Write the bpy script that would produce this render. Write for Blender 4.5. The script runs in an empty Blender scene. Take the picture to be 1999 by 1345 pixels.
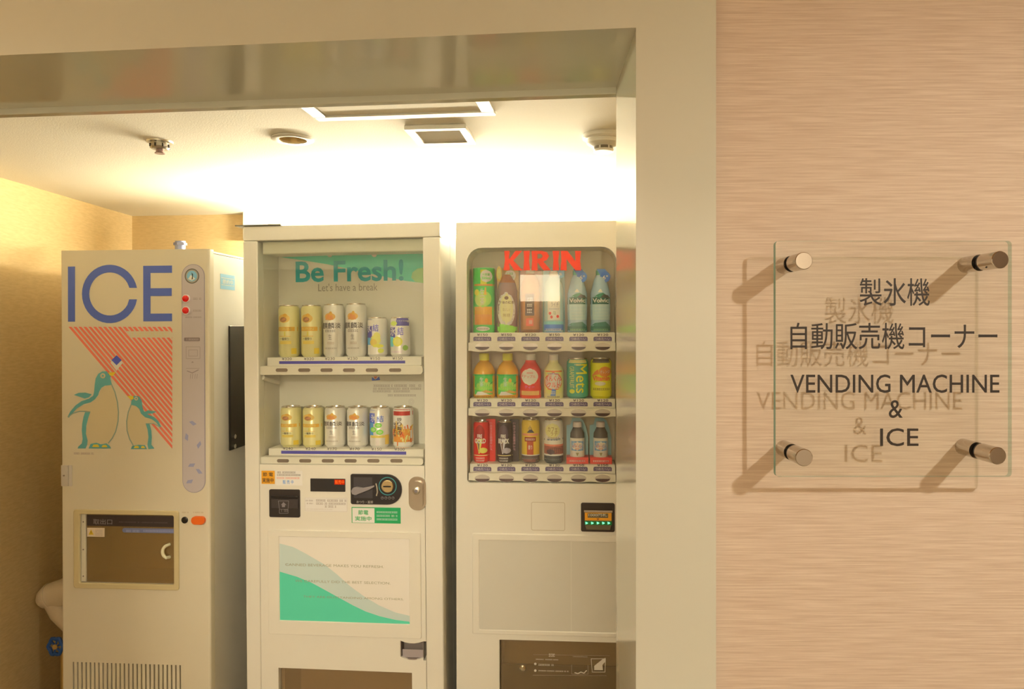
import bpy, bmesh, math, random
from mathutils import Matrix, Vector
from mathutils.geometry import tessellate_polygon
random.seed(7)
scene = bpy.context.scene
COL = scene.collection
PI = math.pi

# ------------------------------------------------------------------ camera
W, H = 1999.0, 1345.0
F = 1400.0                       # focal length in pixels
VX, VY = 1020.0, 645.0           # pixel straight ahead of the camera
EYE = Vector((0.0, 0.0, 1.60))
cam = bpy.data.cameras.new('camera')
cam.sensor_width = 36.0
cam.lens = F / W * 36.0
cam.shift_x = -(VX - W / 2) / W
cam.shift_y = -(H / 2 - VY) / W
cam.clip_start = 0.01
camo = bpy.data.objects.new('camera', cam)
camo.location = EYE
camo.rotation_euler = (PI / 2, 0, 0)
COL.objects.link(camo)
scene.camera = camo

# ------------------------------------------------------------------ world, exposure, lights
vs = scene.view_settings
vs.view_transform = 'Standard'
vs.look = 'None'
vs.gamma = 1.0
vs.use_curve_mapping = False
vs.exposure = 0.0
wd = bpy.data.worlds.new('world')
scene.world = wd
wd.use_nodes = True
wd.node_tree.nodes['Background'].inputs[0].default_value = (1.0, 0.8, 0.55, 1)
wd.node_tree.nodes['Background'].inputs[1].default_value = 0.05
LAMP = {'tube': (1000.0, 1150.0), 'sign': 66.0, 'hall_fill': 104.0, 'header': 3.0, 'beam_fill': 325.0, 'added_lamp': 14.0}
WARM = (1.0, 0.93, 0.80)
ORANGE = (1.0, 0.50, 0.16)
TUBEC = (1.0, 0.87, 0.60)


def ray(px, py):
    return Vector(((px - VX) / F, 1.0, -(py - VY) / F))


def at_y(px, py, y):
    return EYE + ray(px, py) * y


def at_z(px, py, z):
    d = ray(px, py)
    return EYE + d * ((z - EYE.z) / d.z)


class Frame:
    """a local frame: x to the right along a face, y into the face, z up"""
    def __init__(s, loc, yaw, roll=0.0):
        s.M = Matrix.Translation(loc) @ Matrix.Rotation(-yaw, 4, 'Z') @ Matrix.Rotation(roll, 4, 'Y')
        s.I = s.M.inverted()
        s.o = s.I @ EYE

    def L(s, px, py, d=0.0):
        """local x, z of the pixel on the plane y = d"""
        r = s.I.to_3x3() @ ray(px, py)
        t = (d - s.o.y) / r.y
        p = s.o + r * t
        return p.x, p.z

    def X(s, px, py, x):
        """local y, z of the pixel on the plane x = const"""
        r = s.I.to_3x3() @ ray(px, py)
        t = (x - s.o.x) / r.x
        p = s.o + r * t
        return p.y, p.z


# ------------------------------------------------------------------ materials
def lin(c):
    c = c / 255.0
    return c / 12.92 if c <= 0.04045 else ((c + 0.055) / 1.055) ** 2.4


MATS = {}


def principled(name, rgb, rough=0.5, metal=0.0, coat=0.0, emit=None, es=0.0, spec=0.5, noise=0.0, nscale=40.0, bump=0.0):
    m = bpy.data.materials.new(name)
    m.use_nodes = True
    nt = m.node_tree
    b = nt.nodes['Principled BSDF']
    b.inputs['Base Color'].default_value = (*rgb, 1)
    b.inputs['Roughness'].default_value = rough
    b.inputs['Metallic'].default_value = metal
    b.inputs['Specular IOR Level'].default_value = spec
    if coat:
        b.inputs['Coat Weight'].default_value = coat
        b.inputs['Coat Roughness'].default_value = 0.06
    if emit:
        b.inputs['Emission Color'].default_value = (*emit, 1)
        b.inputs['Emission Strength'].default_value = es
    if noise or bump:
        tc = nt.nodes.new('ShaderNodeTexCoord')
        no = nt.nodes.new('ShaderNodeTexNoise')
        no.inputs['Scale'].default_value = nscale
        no.inputs['Detail'].default_value = 3
        nt.links.new(tc.outputs['Object'], no.inputs['Vector'])
        if noise:
            mx = nt.nodes.new('ShaderNodeMix')
            mx.data_type = 'RGBA'
            mx.inputs[6].default_value = (*[c * (1 - noise) for c in rgb], 1)
            mx.inputs[7].default_value = (*[min(1, c * (1 + noise)) for c in rgb], 1)
            nt.links.new(no.outputs['Fac'], mx.inputs[0])
            nt.links.new(mx.outputs[2], b.inputs['Base Color'])
        if bump:
            bp = nt.nodes.new('ShaderNodeBump')
            bp.inputs['Strength'].default_value = bump
            bp.inputs['Distance'].default_value = 0.002
            nt.links.new(no.outputs['Fac'], bp.inputs['Height'])
            nt.links.new(bp.outputs['Normal'], b.inputs['Normal'])
    return m


WHITE_F = [lin(c) / 0.80 for c in (214, 189, 142)]     # how a white front shows in the photograph


def C(r, g, b, rough=0.45, metal=0.0, boost=1.0):
    """material whose own colour shows as the given photo colour under the warm light on the fronts"""
    k = (r, g, b, rough, metal, boost)
    if k not in MATS:
        a = [min(0.88, max(0.004, lin(c) / w * boost)) for c, w in zip((r, g, b), WHITE_F)]
        MATS[k] = principled('paint_%d_%d_%d' % (r, g, b), a, rough, metal)
    return MATS[k]


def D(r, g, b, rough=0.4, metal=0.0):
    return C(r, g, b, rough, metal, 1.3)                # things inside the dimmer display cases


def wallpaper(name, c0, c1, sx, sz, bump):
    m = bpy.data.materials.new(name)
    m.use_nodes = True
    nt = m.node_tree
    b = nt.nodes['Principled BSDF']
    b.inputs['Roughness'].default_value = 0.75
    tc = nt.nodes.new('ShaderNodeTexCoord')
    mp = nt.nodes.new('ShaderNodeMapping')
    mp.inputs['Scale'].default_value = (sx, sx, sz)
    no = nt.nodes.new('ShaderNodeTexNoise')
    no.inputs['Scale'].default_value = 1.0
    no.inputs['Detail'].default_value = 4
    no.inputs['Roughness'].default_value = 0.6
    rp = nt.nodes.new('ShaderNodeValToRGB')
    rp.color_ramp.elements[0].position = 0.35
    rp.color_ramp.elements[1].position = 0.66
    rp.color_ramp.elements[0].color = (*c0, 1)
    rp.color_ramp.elements[1].color = (*c1, 1)
    bp = nt.nodes.new('ShaderNodeBump')
    bp.inputs['Strength'].default_value = bump
    bp.inputs['Distance'].default_value = 0.001
    nt.links.new(tc.outputs['Object'], mp.inputs['Vector'])
    nt.links.new(mp.outputs['Vector'], no.inputs['Vector'])
    nt.links.new(no.outputs['Fac'], rp.inputs['Fac'])
    nt.links.new(rp.outputs['Color'], b.inputs['Base Color'])
    nt.links.new(no.outputs['Fac'], bp.inputs['Height'])
    nt.links.new(bp.outputs['Normal'], b.inputs['Normal'])
    return m


def glass(name, tint, ior=1.45, haze=0.0, hazec=(0.5, 0.45, 0.35)):
    m = bpy.data.materials.new(name)
    m.use_nodes = True
    nt = m.node_tree
    nt.nodes.clear()
    out = nt.nodes.new('ShaderNodeOutputMaterial')
    tr = nt.nodes.new('ShaderNodeBsdfTransparent')
    tr.inputs[0].default_value = (*tint, 1)
    gl = nt.nodes.new('ShaderNodeBsdfGlossy')
    gl.inputs['Roughness'].default_value = 0.01
    fr = nt.nodes.new('ShaderNodeFresnel')
    geo = nt.nodes.new('ShaderNodeNewGeometry')          # the same reflectance on both faces of a pane
    im_ = nt.nodes.new('ShaderNodeMix')
    im_.data_type = 'FLOAT'
    im_.inputs[2].default_value = ior
    im_.inputs[3].default_value = 1.0 / ior
    nt.links.new(geo.outputs['Backfacing'], im_.inputs[0])
    nt.links.new(im_.outputs[0], fr.inputs['IOR'])
    mx = nt.nodes.new('ShaderNodeMixShader')
    nt.links.new(fr.outputs[0], mx.inputs[0])
    a = tr.outputs[0]
    if haze:
        df = nt.nodes.new('ShaderNodeBsdfDiffuse')
        df.inputs[0].default_value = (*hazec, 1)
        m2 = nt.nodes.new('ShaderNodeMixShader')
        m2.inputs[0].default_value = haze
        nt.links.new(tr.outputs[0], m2.inputs[1])
        nt.links.new(df.outputs[0], m2.inputs[2])
        a = m2.outputs[0]
    nt.links.new(a, mx.inputs[1])
    nt.links.new(gl.outputs[0], mx.inputs[2])
    nt.links.new(mx.outputs[0], out.inputs[0])
    return m


def emitter(name, rgb, s):
    m = bpy.data.materials.new(name)
    m.use_nodes = True
    nt = m.node_tree
    nt.nodes.clear()
    out = nt.nodes.new('ShaderNodeOutputMaterial')
    e = nt.nodes.new('ShaderNodeEmission')
    e.inputs[0].default_value = (*rgb, 1)
    e.inputs[1].default_value = s
    nt.links.new(e.outputs[0], out.inputs[0])
    return m


M_WHITE = principled('white_enamel', (0.83, 0.82, 0.77), 0.32, noise=0.015, nscale=3)
M_ICES = principled('lit_side_enamel', (0.86, 0.85, 0.80), 0.3, noise=0.01, nscale=3)  # dispenser sides made whiter than the front to stand for strong lamp light
M_ICEW = principled('cream_enamel', (0.74, 0.70, 0.58), 0.36, noise=0.015, nscale=3)
M_CASE = principled('display_case_white', (0.86, 0.84, 0.78), 0.5)
M_TRIM = principled('frame_paint', (0.70, 0.715, 0.61), 0.16, coat=0.6, noise=0.01, nscale=2)
M_CEIL = principled('ceiling_paint', (0.90, 0.88, 0.82), 0.9, noise=0.03, nscale=260, bump=0.25)
M_WALLA = wallpaper('alcove_wallpaper', (0.62, 0.47, 0.245), (0.70, 0.54, 0.295), 30, 160, 0.15)
M_WALLS = wallpaper('ribbed_wallpaper', (0.63, 0.49, 0.37), (0.78, 0.65, 0.52), 14, 560, 0.3)
M_FLOOR = principled('floor_carpet', (0.60, 0.54, 0.40), 0.9, noise=0.1, nscale=60)
M_CCEIL = principled('corridor_ceiling_paint', (0.58, 0.33, 0.12), 0.9)
M_OPP = principled('corridor_wall_wood', (0.74, 0.63, 0.48), 0.7, noise=0.08, nscale=8)
M_CHROME = principled('chrome', (0.86, 0.83, 0.78), 0.12, 1.0)
M_STEEL = principled('brushed_steel', (0.62, 0.60, 0.55), 0.32, 1.0)
M_BLACK = principled('black_plastic', (0.012, 0.011, 0.010), 0.35)
M_DARK = principled('dark_plastic', (0.035, 0.03, 0.025), 0.4)
M_GLASS = glass('display_glass', (0.985, 0.99, 0.975))
M_SIGNG = glass('sign_glass', (0.985, 0.992, 0.98), 1.45)
M_EDGE = principled('sign_glass_edge', (0.24, 0.52, 0.46), 0.15)
_n = M_EDGE.node_tree                                    # seen from inside the sheet the cut edge is nearly clear
_g = _n.nodes.new('ShaderNodeNewGeometry'); _t = _n.nodes.new('ShaderNodeBsdfTransparent'); _m = _n.nodes.new('ShaderNodeMixShader'); _k = _n.nodes.new('ShaderNodeMath')
_k.operation = 'MULTIPLY'; _k.inputs[1].default_value = 0.72; _t.inputs[0].default_value = (0.8, 0.92, 0.88, 1)
_n.links.new(_g.outputs['Backfacing'], _k.inputs[0]); _n.links.new(_k.outputs[0], _m.inputs[0])
_n.links.new(_n.nodes['Principled BSDF'].outputs[0], _m.inputs[1]); _n.links.new(_t.outputs[0], _m.inputs[2])
_n.links.new(_m.outputs[0], _n.nodes['Material Output'].inputs[0])
M_STUD = principled('polished_steel', (0.58, 0.53, 0.47), 0.16, 1.0)
M_SMOKEG = glass('smoky_acrylic', (0.80, 0.70, 0.50), 1.45, 0.34, (0.50, 0.38, 0.2))
M_FLAP = glass('clear_flap', (0.80, 0.72, 0.58), 1.5, 0.20, (0.62, 0.50, 0.34))
M_INK = principled('dark_ink', (0.030, 0.020, 0.014), 0.5)

# ------------------------------------------------------------------ text outlines (built-in font)
TXT = {}


def text2d(s, bold=0.0):
    """triangles of a text in a unit box"""
    k = (s, bold)
    if k in TXT:
        return TXT[k]
    c = bpy.data.curves.new('txt', 'FONT')
    c.body = s
    c.resolution_u = 3
    cjk = any(ord(q) > 0x2000 for q in s)
    dbl = 0.004 < bold and (cjk or bold < 0.015)
    c.offset = 0.0 if cjk or dbl else bold
    c.resolution_u = 6 if cjk else 3
    o = bpy.data.objects.new('txt', c)
    COL.objects.link(o)
    dg = bpy.context.evaluated_depsgraph_get()
    me = bpy.data.meshes.new_from_object(o.evaluated_get(dg))
    vs_ = [(v.co.x, v.co.y) for v in me.vertices]
    fs = [tuple(p.vertices) for p in me.polygons]
    bpy.data.objects.remove(o)
    bpy.data.curves.remove(c)
    bpy.data.meshes.remove(me)
    x0 = min(v[0] for v in vs_); x1 = max(v[0] for v in vs_)
    y0 = min(v[1] for v in vs_); y1 = max(v[1] for v in vs_)
    vs_ = [((x - x0) / (x1 - x0), (y - y0) / max(1e-6, y1 - y0)) for x, y in vs_]
    if dbl:                                              # thicken the fine strokes by shifted copies
        n_ = len(vs_); q = bold * 0.7; qx = q / len(s) * (1.0 if cjk else 1.8); qy = q * (1.0 if cjk else 1.4)
        base_ = [(x * (1 - qx), y * (1 - qy)) for x, y in vs_]
        vs_ = [(x, y, 0) for x, y in base_] + [(x + qx, y + qy, 1) for x, y in base_] + [(x + qx, y, 2) for x, y in base_]
        fs = fs + [tuple(i + n_ for i in f) for f in fs] + [tuple(i + 2 * n_ for i in f) for f in fs]
    vs_ = [v if len(v) == 3 else (v[0], v[1], 0) for v in vs_]
    TXT[k] = (vs_, fs)
    return TXT[k]


# ------------------------------------------------------------------ mesh builder
class MB:
    def __init__(s):
        s.v = []; s.f = []; s.m = []; s.ml = []

    def mi(s, m):
        if m not in s.ml:
            s.ml.append(m)
        return s.ml.index(m)

    def add(s, vs_, fs, m):
        b = len(s.v); i = s.mi(m)
        s.v += [tuple(p) for p in vs_]
        for f in fs:
            s.f.append(tuple(b + k for k in f)); s.m.append(i)
        return s

    def box(s, x0, x1, y0, y1, z0, z1, m):
        x0, x1 = min(x0, x1), max(x0, x1); y0, y1 = min(y0, y1), max(y0, y1); z0, z1 = min(z0, z1), max(z0, z1)
        vs_ = [(x, y, z) for z in (z0, z1) for y in (y0, y1) for x in (x0, x1)]
        return s.add(vs_, [(0, 2, 3, 1), (4, 5, 7, 6), (0, 1, 5, 4), (1, 3, 7, 5), (3, 2, 6, 7), (2, 0, 4, 6)], m)

    def poly(s, pts, y, m):
        """flat polygon (x, z) at depth y, facing -y"""
        tr = tessellate_polygon([[Vector((p[0], p[1], 0)) for p in pts]])
        return s.add([(p[0], y, p[1]) for p in pts], [t for t in tr], m)

    def prism(s, pts, y0, y1, m, cap=True):
        n = len(pts)
        vs_ = [(p[0], y0, p[1]) for p in pts] + [(p[0], y1, p[1]) for p in pts]
        fs = [(i, (i + 1) % n, n + (i + 1) % n, n + i) for i in range(n)]
        if cap:
            tr = tessellate_polygon([[Vector((p[0], p[1], 0)) for p in pts]])
            fs += [tuple(t) for t in tr] + [tuple(n + k for k in t) for t in tr]
        return s.add(vs_, fs, m)

    def ring(s, a, b, y0, y1, m):
        """plate with a hole: loops a (outer) and b (inner) with equal counts"""
        n = len(a)
        vs_ = [(p[0], y0, p[1]) for p in a] + [(p[0], y0, p[1]) for p in b] + [(p[0], y1, p[1]) for p in a] + [(p[0], y1, p[1]) for p in b]
        fs = []
        for i in range(n):
            j = (i + 1) % n
            fs += [(i, j, n + j, n + i), (2 * n + i, 3 * n + i, 3 * n + j, 2 * n + j), (i, 2 * n + i, 2 * n + j, j), (n + i, n + j, 3 * n + j, 3 * n + i)]
        return s.add(vs_, fs, m)

    def lathe(s, prof, m, seg=28, c=(0, 0, 0), axis='z', mats=None, caps=True):
        b = []
        for r, z in prof:
            for k in range(seg):
                a = 2 * PI * k / seg
                p = (r * math.sin(a), -r * math.cos(a), z)
                if axis == 'y':
                    p = (p[0], p[2], -p[1])
                elif axis == 'x':
                    p = (p[2], p[0], p[1])
                b.append((p[0] + c[0], p[1] + c[1], p[2] + c[2]))
        base = len(s.v)
        s.v += b
        for i in range(len(prof) - 1):
            mm = s.mi(mats[i] if mats else m)
            for k in range(seg):
                j = (k + 1) % seg
                s.f.append((base + i * seg + k, base + i * seg + j, base + (i + 1) * seg + j, base + (i + 1) * seg + k)); s.m.append(mm)
        for i, rev in ((0, True), (len(prof) - 1, False)):
            if caps and prof[i][0] > 1e-5:
                f = [base + i * seg + k for k in range(seg)]
                s.f.append(tuple(f[::-1] if rev else f)); s.m.append(s.mi((mats[0] if rev else mats[-1]) if mats else m))
        return s

    def tube(s, path, r, m, seg=14):
        pts = [Vector(p) for p in path]
        rs = r if isinstance(r, (list, tuple)) else [r] * len(pts)
        base = len(s.v); n = len(pts); mm = s.mi(m)
        tg = [(b - a).normalized() for a, b in zip(pts[:-1], pts[1:])]
        ref = min((Vector((1, 0, 0)), Vector((0, 1, 0)), Vector((0, 0, 1))), key=lambda ax: max(abs(t.dot(ax)) for t in tg))
        for i, p in enumerate(pts):
            t = (pts[min(i + 1, n - 1)] - pts[max(i - 1, 0)]).normalized()
            u = t.cross(ref)
            u.normalize(); w = t.cross(u)
            for k in range(seg):
                a = 2 * PI * k / seg
                s.v.append(tuple(p + (u * math.cos(a) + w * math.sin(a)) * rs[i]))
        for i in range(n - 1):
            for k in range(seg):
                j = (k + 1) % seg
                s.f.append((base + i * seg + k, base + i * seg + j, base + (i + 1) * seg + j, base + (i + 1) * seg + k)); s.m.append(mm)
        for i in (0, n - 1):
            s.f.append(tuple(base + i * seg + k for k in range(seg))); s.m.append(mm)
        return s

    def line(s, pts, w, y, m):
        """flat stroke of width w through (x, z) points"""
        for a, b in zip(pts[:-1], pts[1:]):
            d = Vector((b[0] - a[0], b[1] - a[1]))
            if d.length < 1e-9:
                continue
            d.normalize(); n = Vector((-d.y, d.x)) * w / 2; e = d * w * 0.25
            s.add([(a[0] - e.x + n.x, y, a[1] - e.y + n.y), (b[0] + e.x + n.x, y, b[1] + e.y + n.y), (b[0] + e.x - n.x, y, b[1] + e.y - n.y), (a[0] - e.x - n.x, y, a[1] - e.y - n.y)], [(0, 1, 2, 3)], m)
        return s

    def text(s, t, x0, x1, z0, z1, y, m, bold=0.0):
        vs_, fs = text2d(t, bold)
        return s.add([(x0 + (x1 - x0) * u, y - 0.00006 * l, z0 + (z1 - z0) * v) for u, v, l in vs_], fs, m)

    def build(s, name, parent=None, smooth=35, bevel=0.0, label=None, kind=None):
        me = bpy.data.meshes.new(name)
        me.from_pydata(s.v, [], s.f)
        for m in s.ml:
            me.materials.append(m)
        me.polygons.foreach_set('material_index', s.m)
        if bevel or smooth:
            bm = bmesh.new(); bm.from_mesh(me)
            bmesh.ops.recalc_face_normals(bm, faces=bm.faces)
            bm.to_mesh(me); bm.free()
        if smooth:
            me.polygons.foreach_set('use_smooth', [True] * len(me.polygons))
            me.set_sharp_from_angle(angle=math.radians(smooth))
        me.update()
        o = bpy.data.objects.new(name, me)
        COL.objects.link(o)
        if parent:
            o.parent = parent
        if bevel:
            b = o.modifiers.new('bevel', 'BEVEL')
            b.width = bevel; b.segments = 2; b.limit_method = 'ANGLE'
        if label:
            o['label'] = label
        if kind:
            o['kind'] = kind
        return o


def tag(o, label, cat, group=None):
    o['label'] = label; o['category'] = cat
    if group:
        o['group'] = group
    return o


def thing(name, label, cat, M=None, group=None):
    o = bpy.data.objects.new(name, None)
    COL.objects.link(o)
    o.empty_display_size = 0.05
    if M is not None:
        o.matrix_world = M
    return tag(o, label, cat, group)


def struct(mb, name, parent=None, **k):
    o = mb.build(name, parent, **k)
    if not parent:
        o['kind'] = 'structure'
    return o


def rrect(x0, x1, z0, z1, r, n=6):
    """rounded rectangle loop; r may be (tl, tr, br, bl)"""
    x0, x1 = min(x0, x1), max(x0, x1); z0, z1 = min(z0, z1), max(z0, z1)
    if not isinstance(r, (list, tuple)):
        r = (r, r, r, r)
    out = []
    for cx, cz, a0, q in ((x1, z1, 0, r[1]), (x0, z1, 90, r[0]), (x0, z0, 180, r[3]), (x1, z0, 270, r[2])):
        sx = -q if cx == x1 else q
        sz = -q if cz == z1 else q
        for k in range(n + 1):
            a = math.radians(a0 + 90 * k / n)
            out.append((cx + sx + q * math.cos(a), cz + sz + q * math.sin(a)))
    return out


def ell(cx, cz, rx, rz=None, n=28):
    rz = rz or rx
    return [(cx + rx * math.cos(2 * PI * k / n), cz + rz * math.sin(2 * PI * k / n)) for k in range(n)]


# pixel helpers on a frame's face
def R(fr, px0, py0, px1, py1, d=0.0):
    a = fr.L(px0, py0, d); b = fr.L(px1, py1, d)
    x0, x1 = sorted((a[0], b[0])); z0, z1 = sorted((a[1], b[1]))
    return x0, x1, z0, z1


def PP(fr, pts, d=0.0):
    return [fr.L(p[0], p[1], d) for p in pts]


def tpx(mb, fr, t, px0, py0, px1, py1, d, m, bold=0.0):
    x0, x1, z0, z1 = R(fr, px0, py0, px1, py1, d)
    mb.text(t, x0, x1, z0, z1, d, m, bold)


def greek(mb, fr, px0, py0, px1, py1, d, m, seed=0, char=0.95):
    """a line of print too small to read"""
    x0, x1, z0, z1 = R(fr, px0, py0, px1, py1, d)
    rnd = random.Random(seed)
    h = z1 - z0; x = x0
    while x < x1:
        w = h * char * rnd.uniform(0.55, 1.0)
        if rnd.random() > 0.1:
            e = min(x1, x + w * 0.8)
            k = rnd.random()
            mb.add([(x, d, z0), (e, d, z0), (e, d, z0 + h * 0.25), (x, d, z0 + h * 0.25)], [(0, 1, 2, 3)], m)
            mb.add([(x, d, z1), (e, d, z1), (e, d, z1 - h * 0.25), (x, d, z1 - h * 0.25)], [(0, 1, 2, 3)], m)
            xm = x + (e - x) * k * 0.8
            mb.add([(xm, d, z0), (xm + (e - x) * 0.25, d, z0), (xm + (e - x) * 0.25, d, z1), (xm, d, z1)], [(0, 1, 2, 3)], m)
        x += w


# ================================================================== the room
YAW = math.radians(5.5)
ZC = EYE.z + 0.52                                        # alcove ceiling
HF = Frame(at_y(1398, VY, 0.77) * 1.0, math.radians(6.0))
HF = Frame(Vector((HF.M.translation.x, HF.M.translation.y, 0)), math.radians(6.0))
BW = Frame(Vector((*at_y(700, VY, 3.16).xy, 0)), YAW)     # back wall
XL = -1.775

mb = MB(); mb.box(-3.2, 2.8, -1.9, 3.6, -0.05, 0, M_FLOOR); struct(mb, 'floor', smooth=0)
dl = at_z(571, 270, ZC)                                 # hole for the recessed downlight
mb = MB(); hs = 0.037
mb.box(XL - 0.1, dl.x - hs, 0.80, 3.6, ZC, ZC + 0.06, M_CEIL); mb.box(dl.x + hs, 0.95, 0.80, 3.6, ZC, ZC + 0.06, M_CEIL)
mb.box(dl.x - hs, dl.x + hs, 0.80, dl.y - hs, ZC, ZC + 0.06, M_CEIL); mb.box(dl.x - hs, dl.x + hs, dl.y + hs, 3.6, ZC, ZC + 0.06, M_CEIL)
struct(mb, 'ceiling_alcove', smooth=0)
mb = MB(); mb.box(-3.2, 2.8, -1.9, 0.76, 2.42, 2.48, M_CCEIL); struct(mb, 'ceiling_corridor', smooth=0)
w = MB(); w.box(-1.6, 1.8, 0, 0.08, 0, 2.3, M_WALLA)
o = struct(w, 'wall_back', smooth=0); o.matrix_world = BW.M
w = MB(); w.box(XL - 0.08, XL, 0.9, 3.45, 0, 2.3, M_WALLA); struct(w, 'wall_left', smooth=0)
w = MB(); w.box(0.62, 0.70, 0.96, 3.3, 0, 2.3, M_WALLA); struct(w, 'wall_right', smooth=0)
xr = HF.M.translation.x
w = MB(); w.box(xr - 0.02, 2.8, 0.79, 0.87, 0, 2.5, M_WALLS); struct(w, 'wall_sign', smooth=0)
w = MB(); w.box(-3.2, 2.8, -1.98, -1.9, 0, 2.5, M_OPP); struct(w, 'wall_opposite', smooth=0)
w = MB(); w.box(-3.28, -3.2, -1.98, 1.3, 0, 2.5, M_OPP); struct(w, 'wall_corridor_left', smooth=0)
w = MB(); w.box(2.8, 2.88, -1.98, 0.87, 0, 2.5, M_OPP); struct(w, 'wall_corridor_right', smooth=0)

# the painted frame round the alcove opening (local frame HF: x right, y into the wall)
tr = bpy.data.objects.new('trim_1', None); COL.objects.link(tr); tr.matrix_world = HF.M
tr['kind'] = 'structure'
xj, zs = HF.L(1241.5, 55, 0)
zs0 = HF.L(0, 107, 0)[1]
zs = (zs + zs0) / 2
xjb = HF.L(1203, VY, 0.19)[0]                            # the jamb is splayed: its back edge shows further in
mb = MB(); mb.add([(x_, y_, z_) for z_ in (0, 2.5) for x_, y_ in ((xj, 0), (0, 0), (0, 0.19), (xjb, 0.19))], [(0, 1, 2, 3), (7, 6, 5, 4), (0, 4, 5, 1), (1, 5, 6, 2), (2, 6, 7, 3), (3, 7, 4, 0)], M_TRIM)
mb.build('pilaster', tr, smooth=0)
mb = MB(); mb.box(-3.2, xj, 0, 0.19, zs, 2.5, M_TRIM); mb.build('header', tr, smooth=0)
mb = MB(); mb.box(-3.2, xj, 0.19, 0.205, zs - 0.009, 2.5, M_TRIM); mb.build('header_lip', tr, bevel=0.001)

# ================================================================== glass sign
SW = 0.79
sg = thing('wall_sign', 'square clear glass sign with black lettering held off the papered wall by four chrome studs', 'sign',
           Matrix.Translation((at_y(1745, 700, SW).x, SW, at_y(1745, 700, SW).z)))
SF = Frame(sg.matrix_world.translation, 0)
gy0, gy1 = -0.031, -0.025
x0, x1, z0, z1 = R(SF, 1514, 470, 1975, 931, gy0)
lp = rrect(x0, x1, z0, z1, 0.004, 4)
mb = MB()
n = len(lp)
tri = tessellate_polygon([[Vector((p[0], p[1], 0)) for p in lp]])
mb.add([(p[0], gy0, p[1]) for p in lp], tri, M_SIGNG)
mb.add([(p[0], gy1, p[1]) for p in lp], tri, M_SIGNG)
mb.add([(p[0], gy0, p[1]) for p in lp] + [(p[0], gy1, p[1]) for p in lp], [(i, (i + 1) % n, n + (i + 1) % n, n + i) for i in range(n)], M_EDGE)
gl = mb.build('glass_panel', sg, smooth=20)
for t, a, b_, c_, d_, bo in (('製氷機', 1678, 543, 1815, 597, 0.012), ('自動販売機コーナー', 1543, 630, 1947, 682, 0.012),
                             ('VENDING MACHINE', 1543, 731, 1951, 767, 0.010), ('&', 1735, 781, 1762, 816, 0.010), ('ICE', 1718, 836, 1793, 871, 0.010)):
    mb = MB(); tpx(mb, SF, t, a, b_, c_, d_, gy0 - 0.0005, M_INK, bo)
    mb.build('lettering', gl, smooth=0)
for k, (px, py) in enumerate(((1569.5, 509), (1953, 507), (1570, 893.5), (1948, 890))):
    cx, cz = SF.L(px, py, -0.058)
    st = MB(); st.lathe([(0.0089, -0.025), (0.0089, 0.0)], M_STUD, 32, (cx, 0, cz), 'y')
    st = st.build('stud', sg)
    g_ = MB(); g_.lathe([(0.0086, -0.0335), (0.0086, -0.031)], M_BLACK, 32, (cx, 0, cz), 'y'); g_.build('gasket', st)
    c2 = MB(); c2.lathe([(0.0089, -0.0335), (0.0089, -0.0575), (0.0083, -0.058), (0.0, -0.058)], M_STUD, 32, (cx, 0, cz), 'y'); c2.build('cap', st)
    if k == 1:
        h = MB(); h.lathe([(0.0009, 0.0), (0.0009, -0.0004)], M_BLACK, 10, (cx - 0.0062, -0.045, cz - 0.0066), 'y'); h.build('grub_screw', st)


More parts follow.
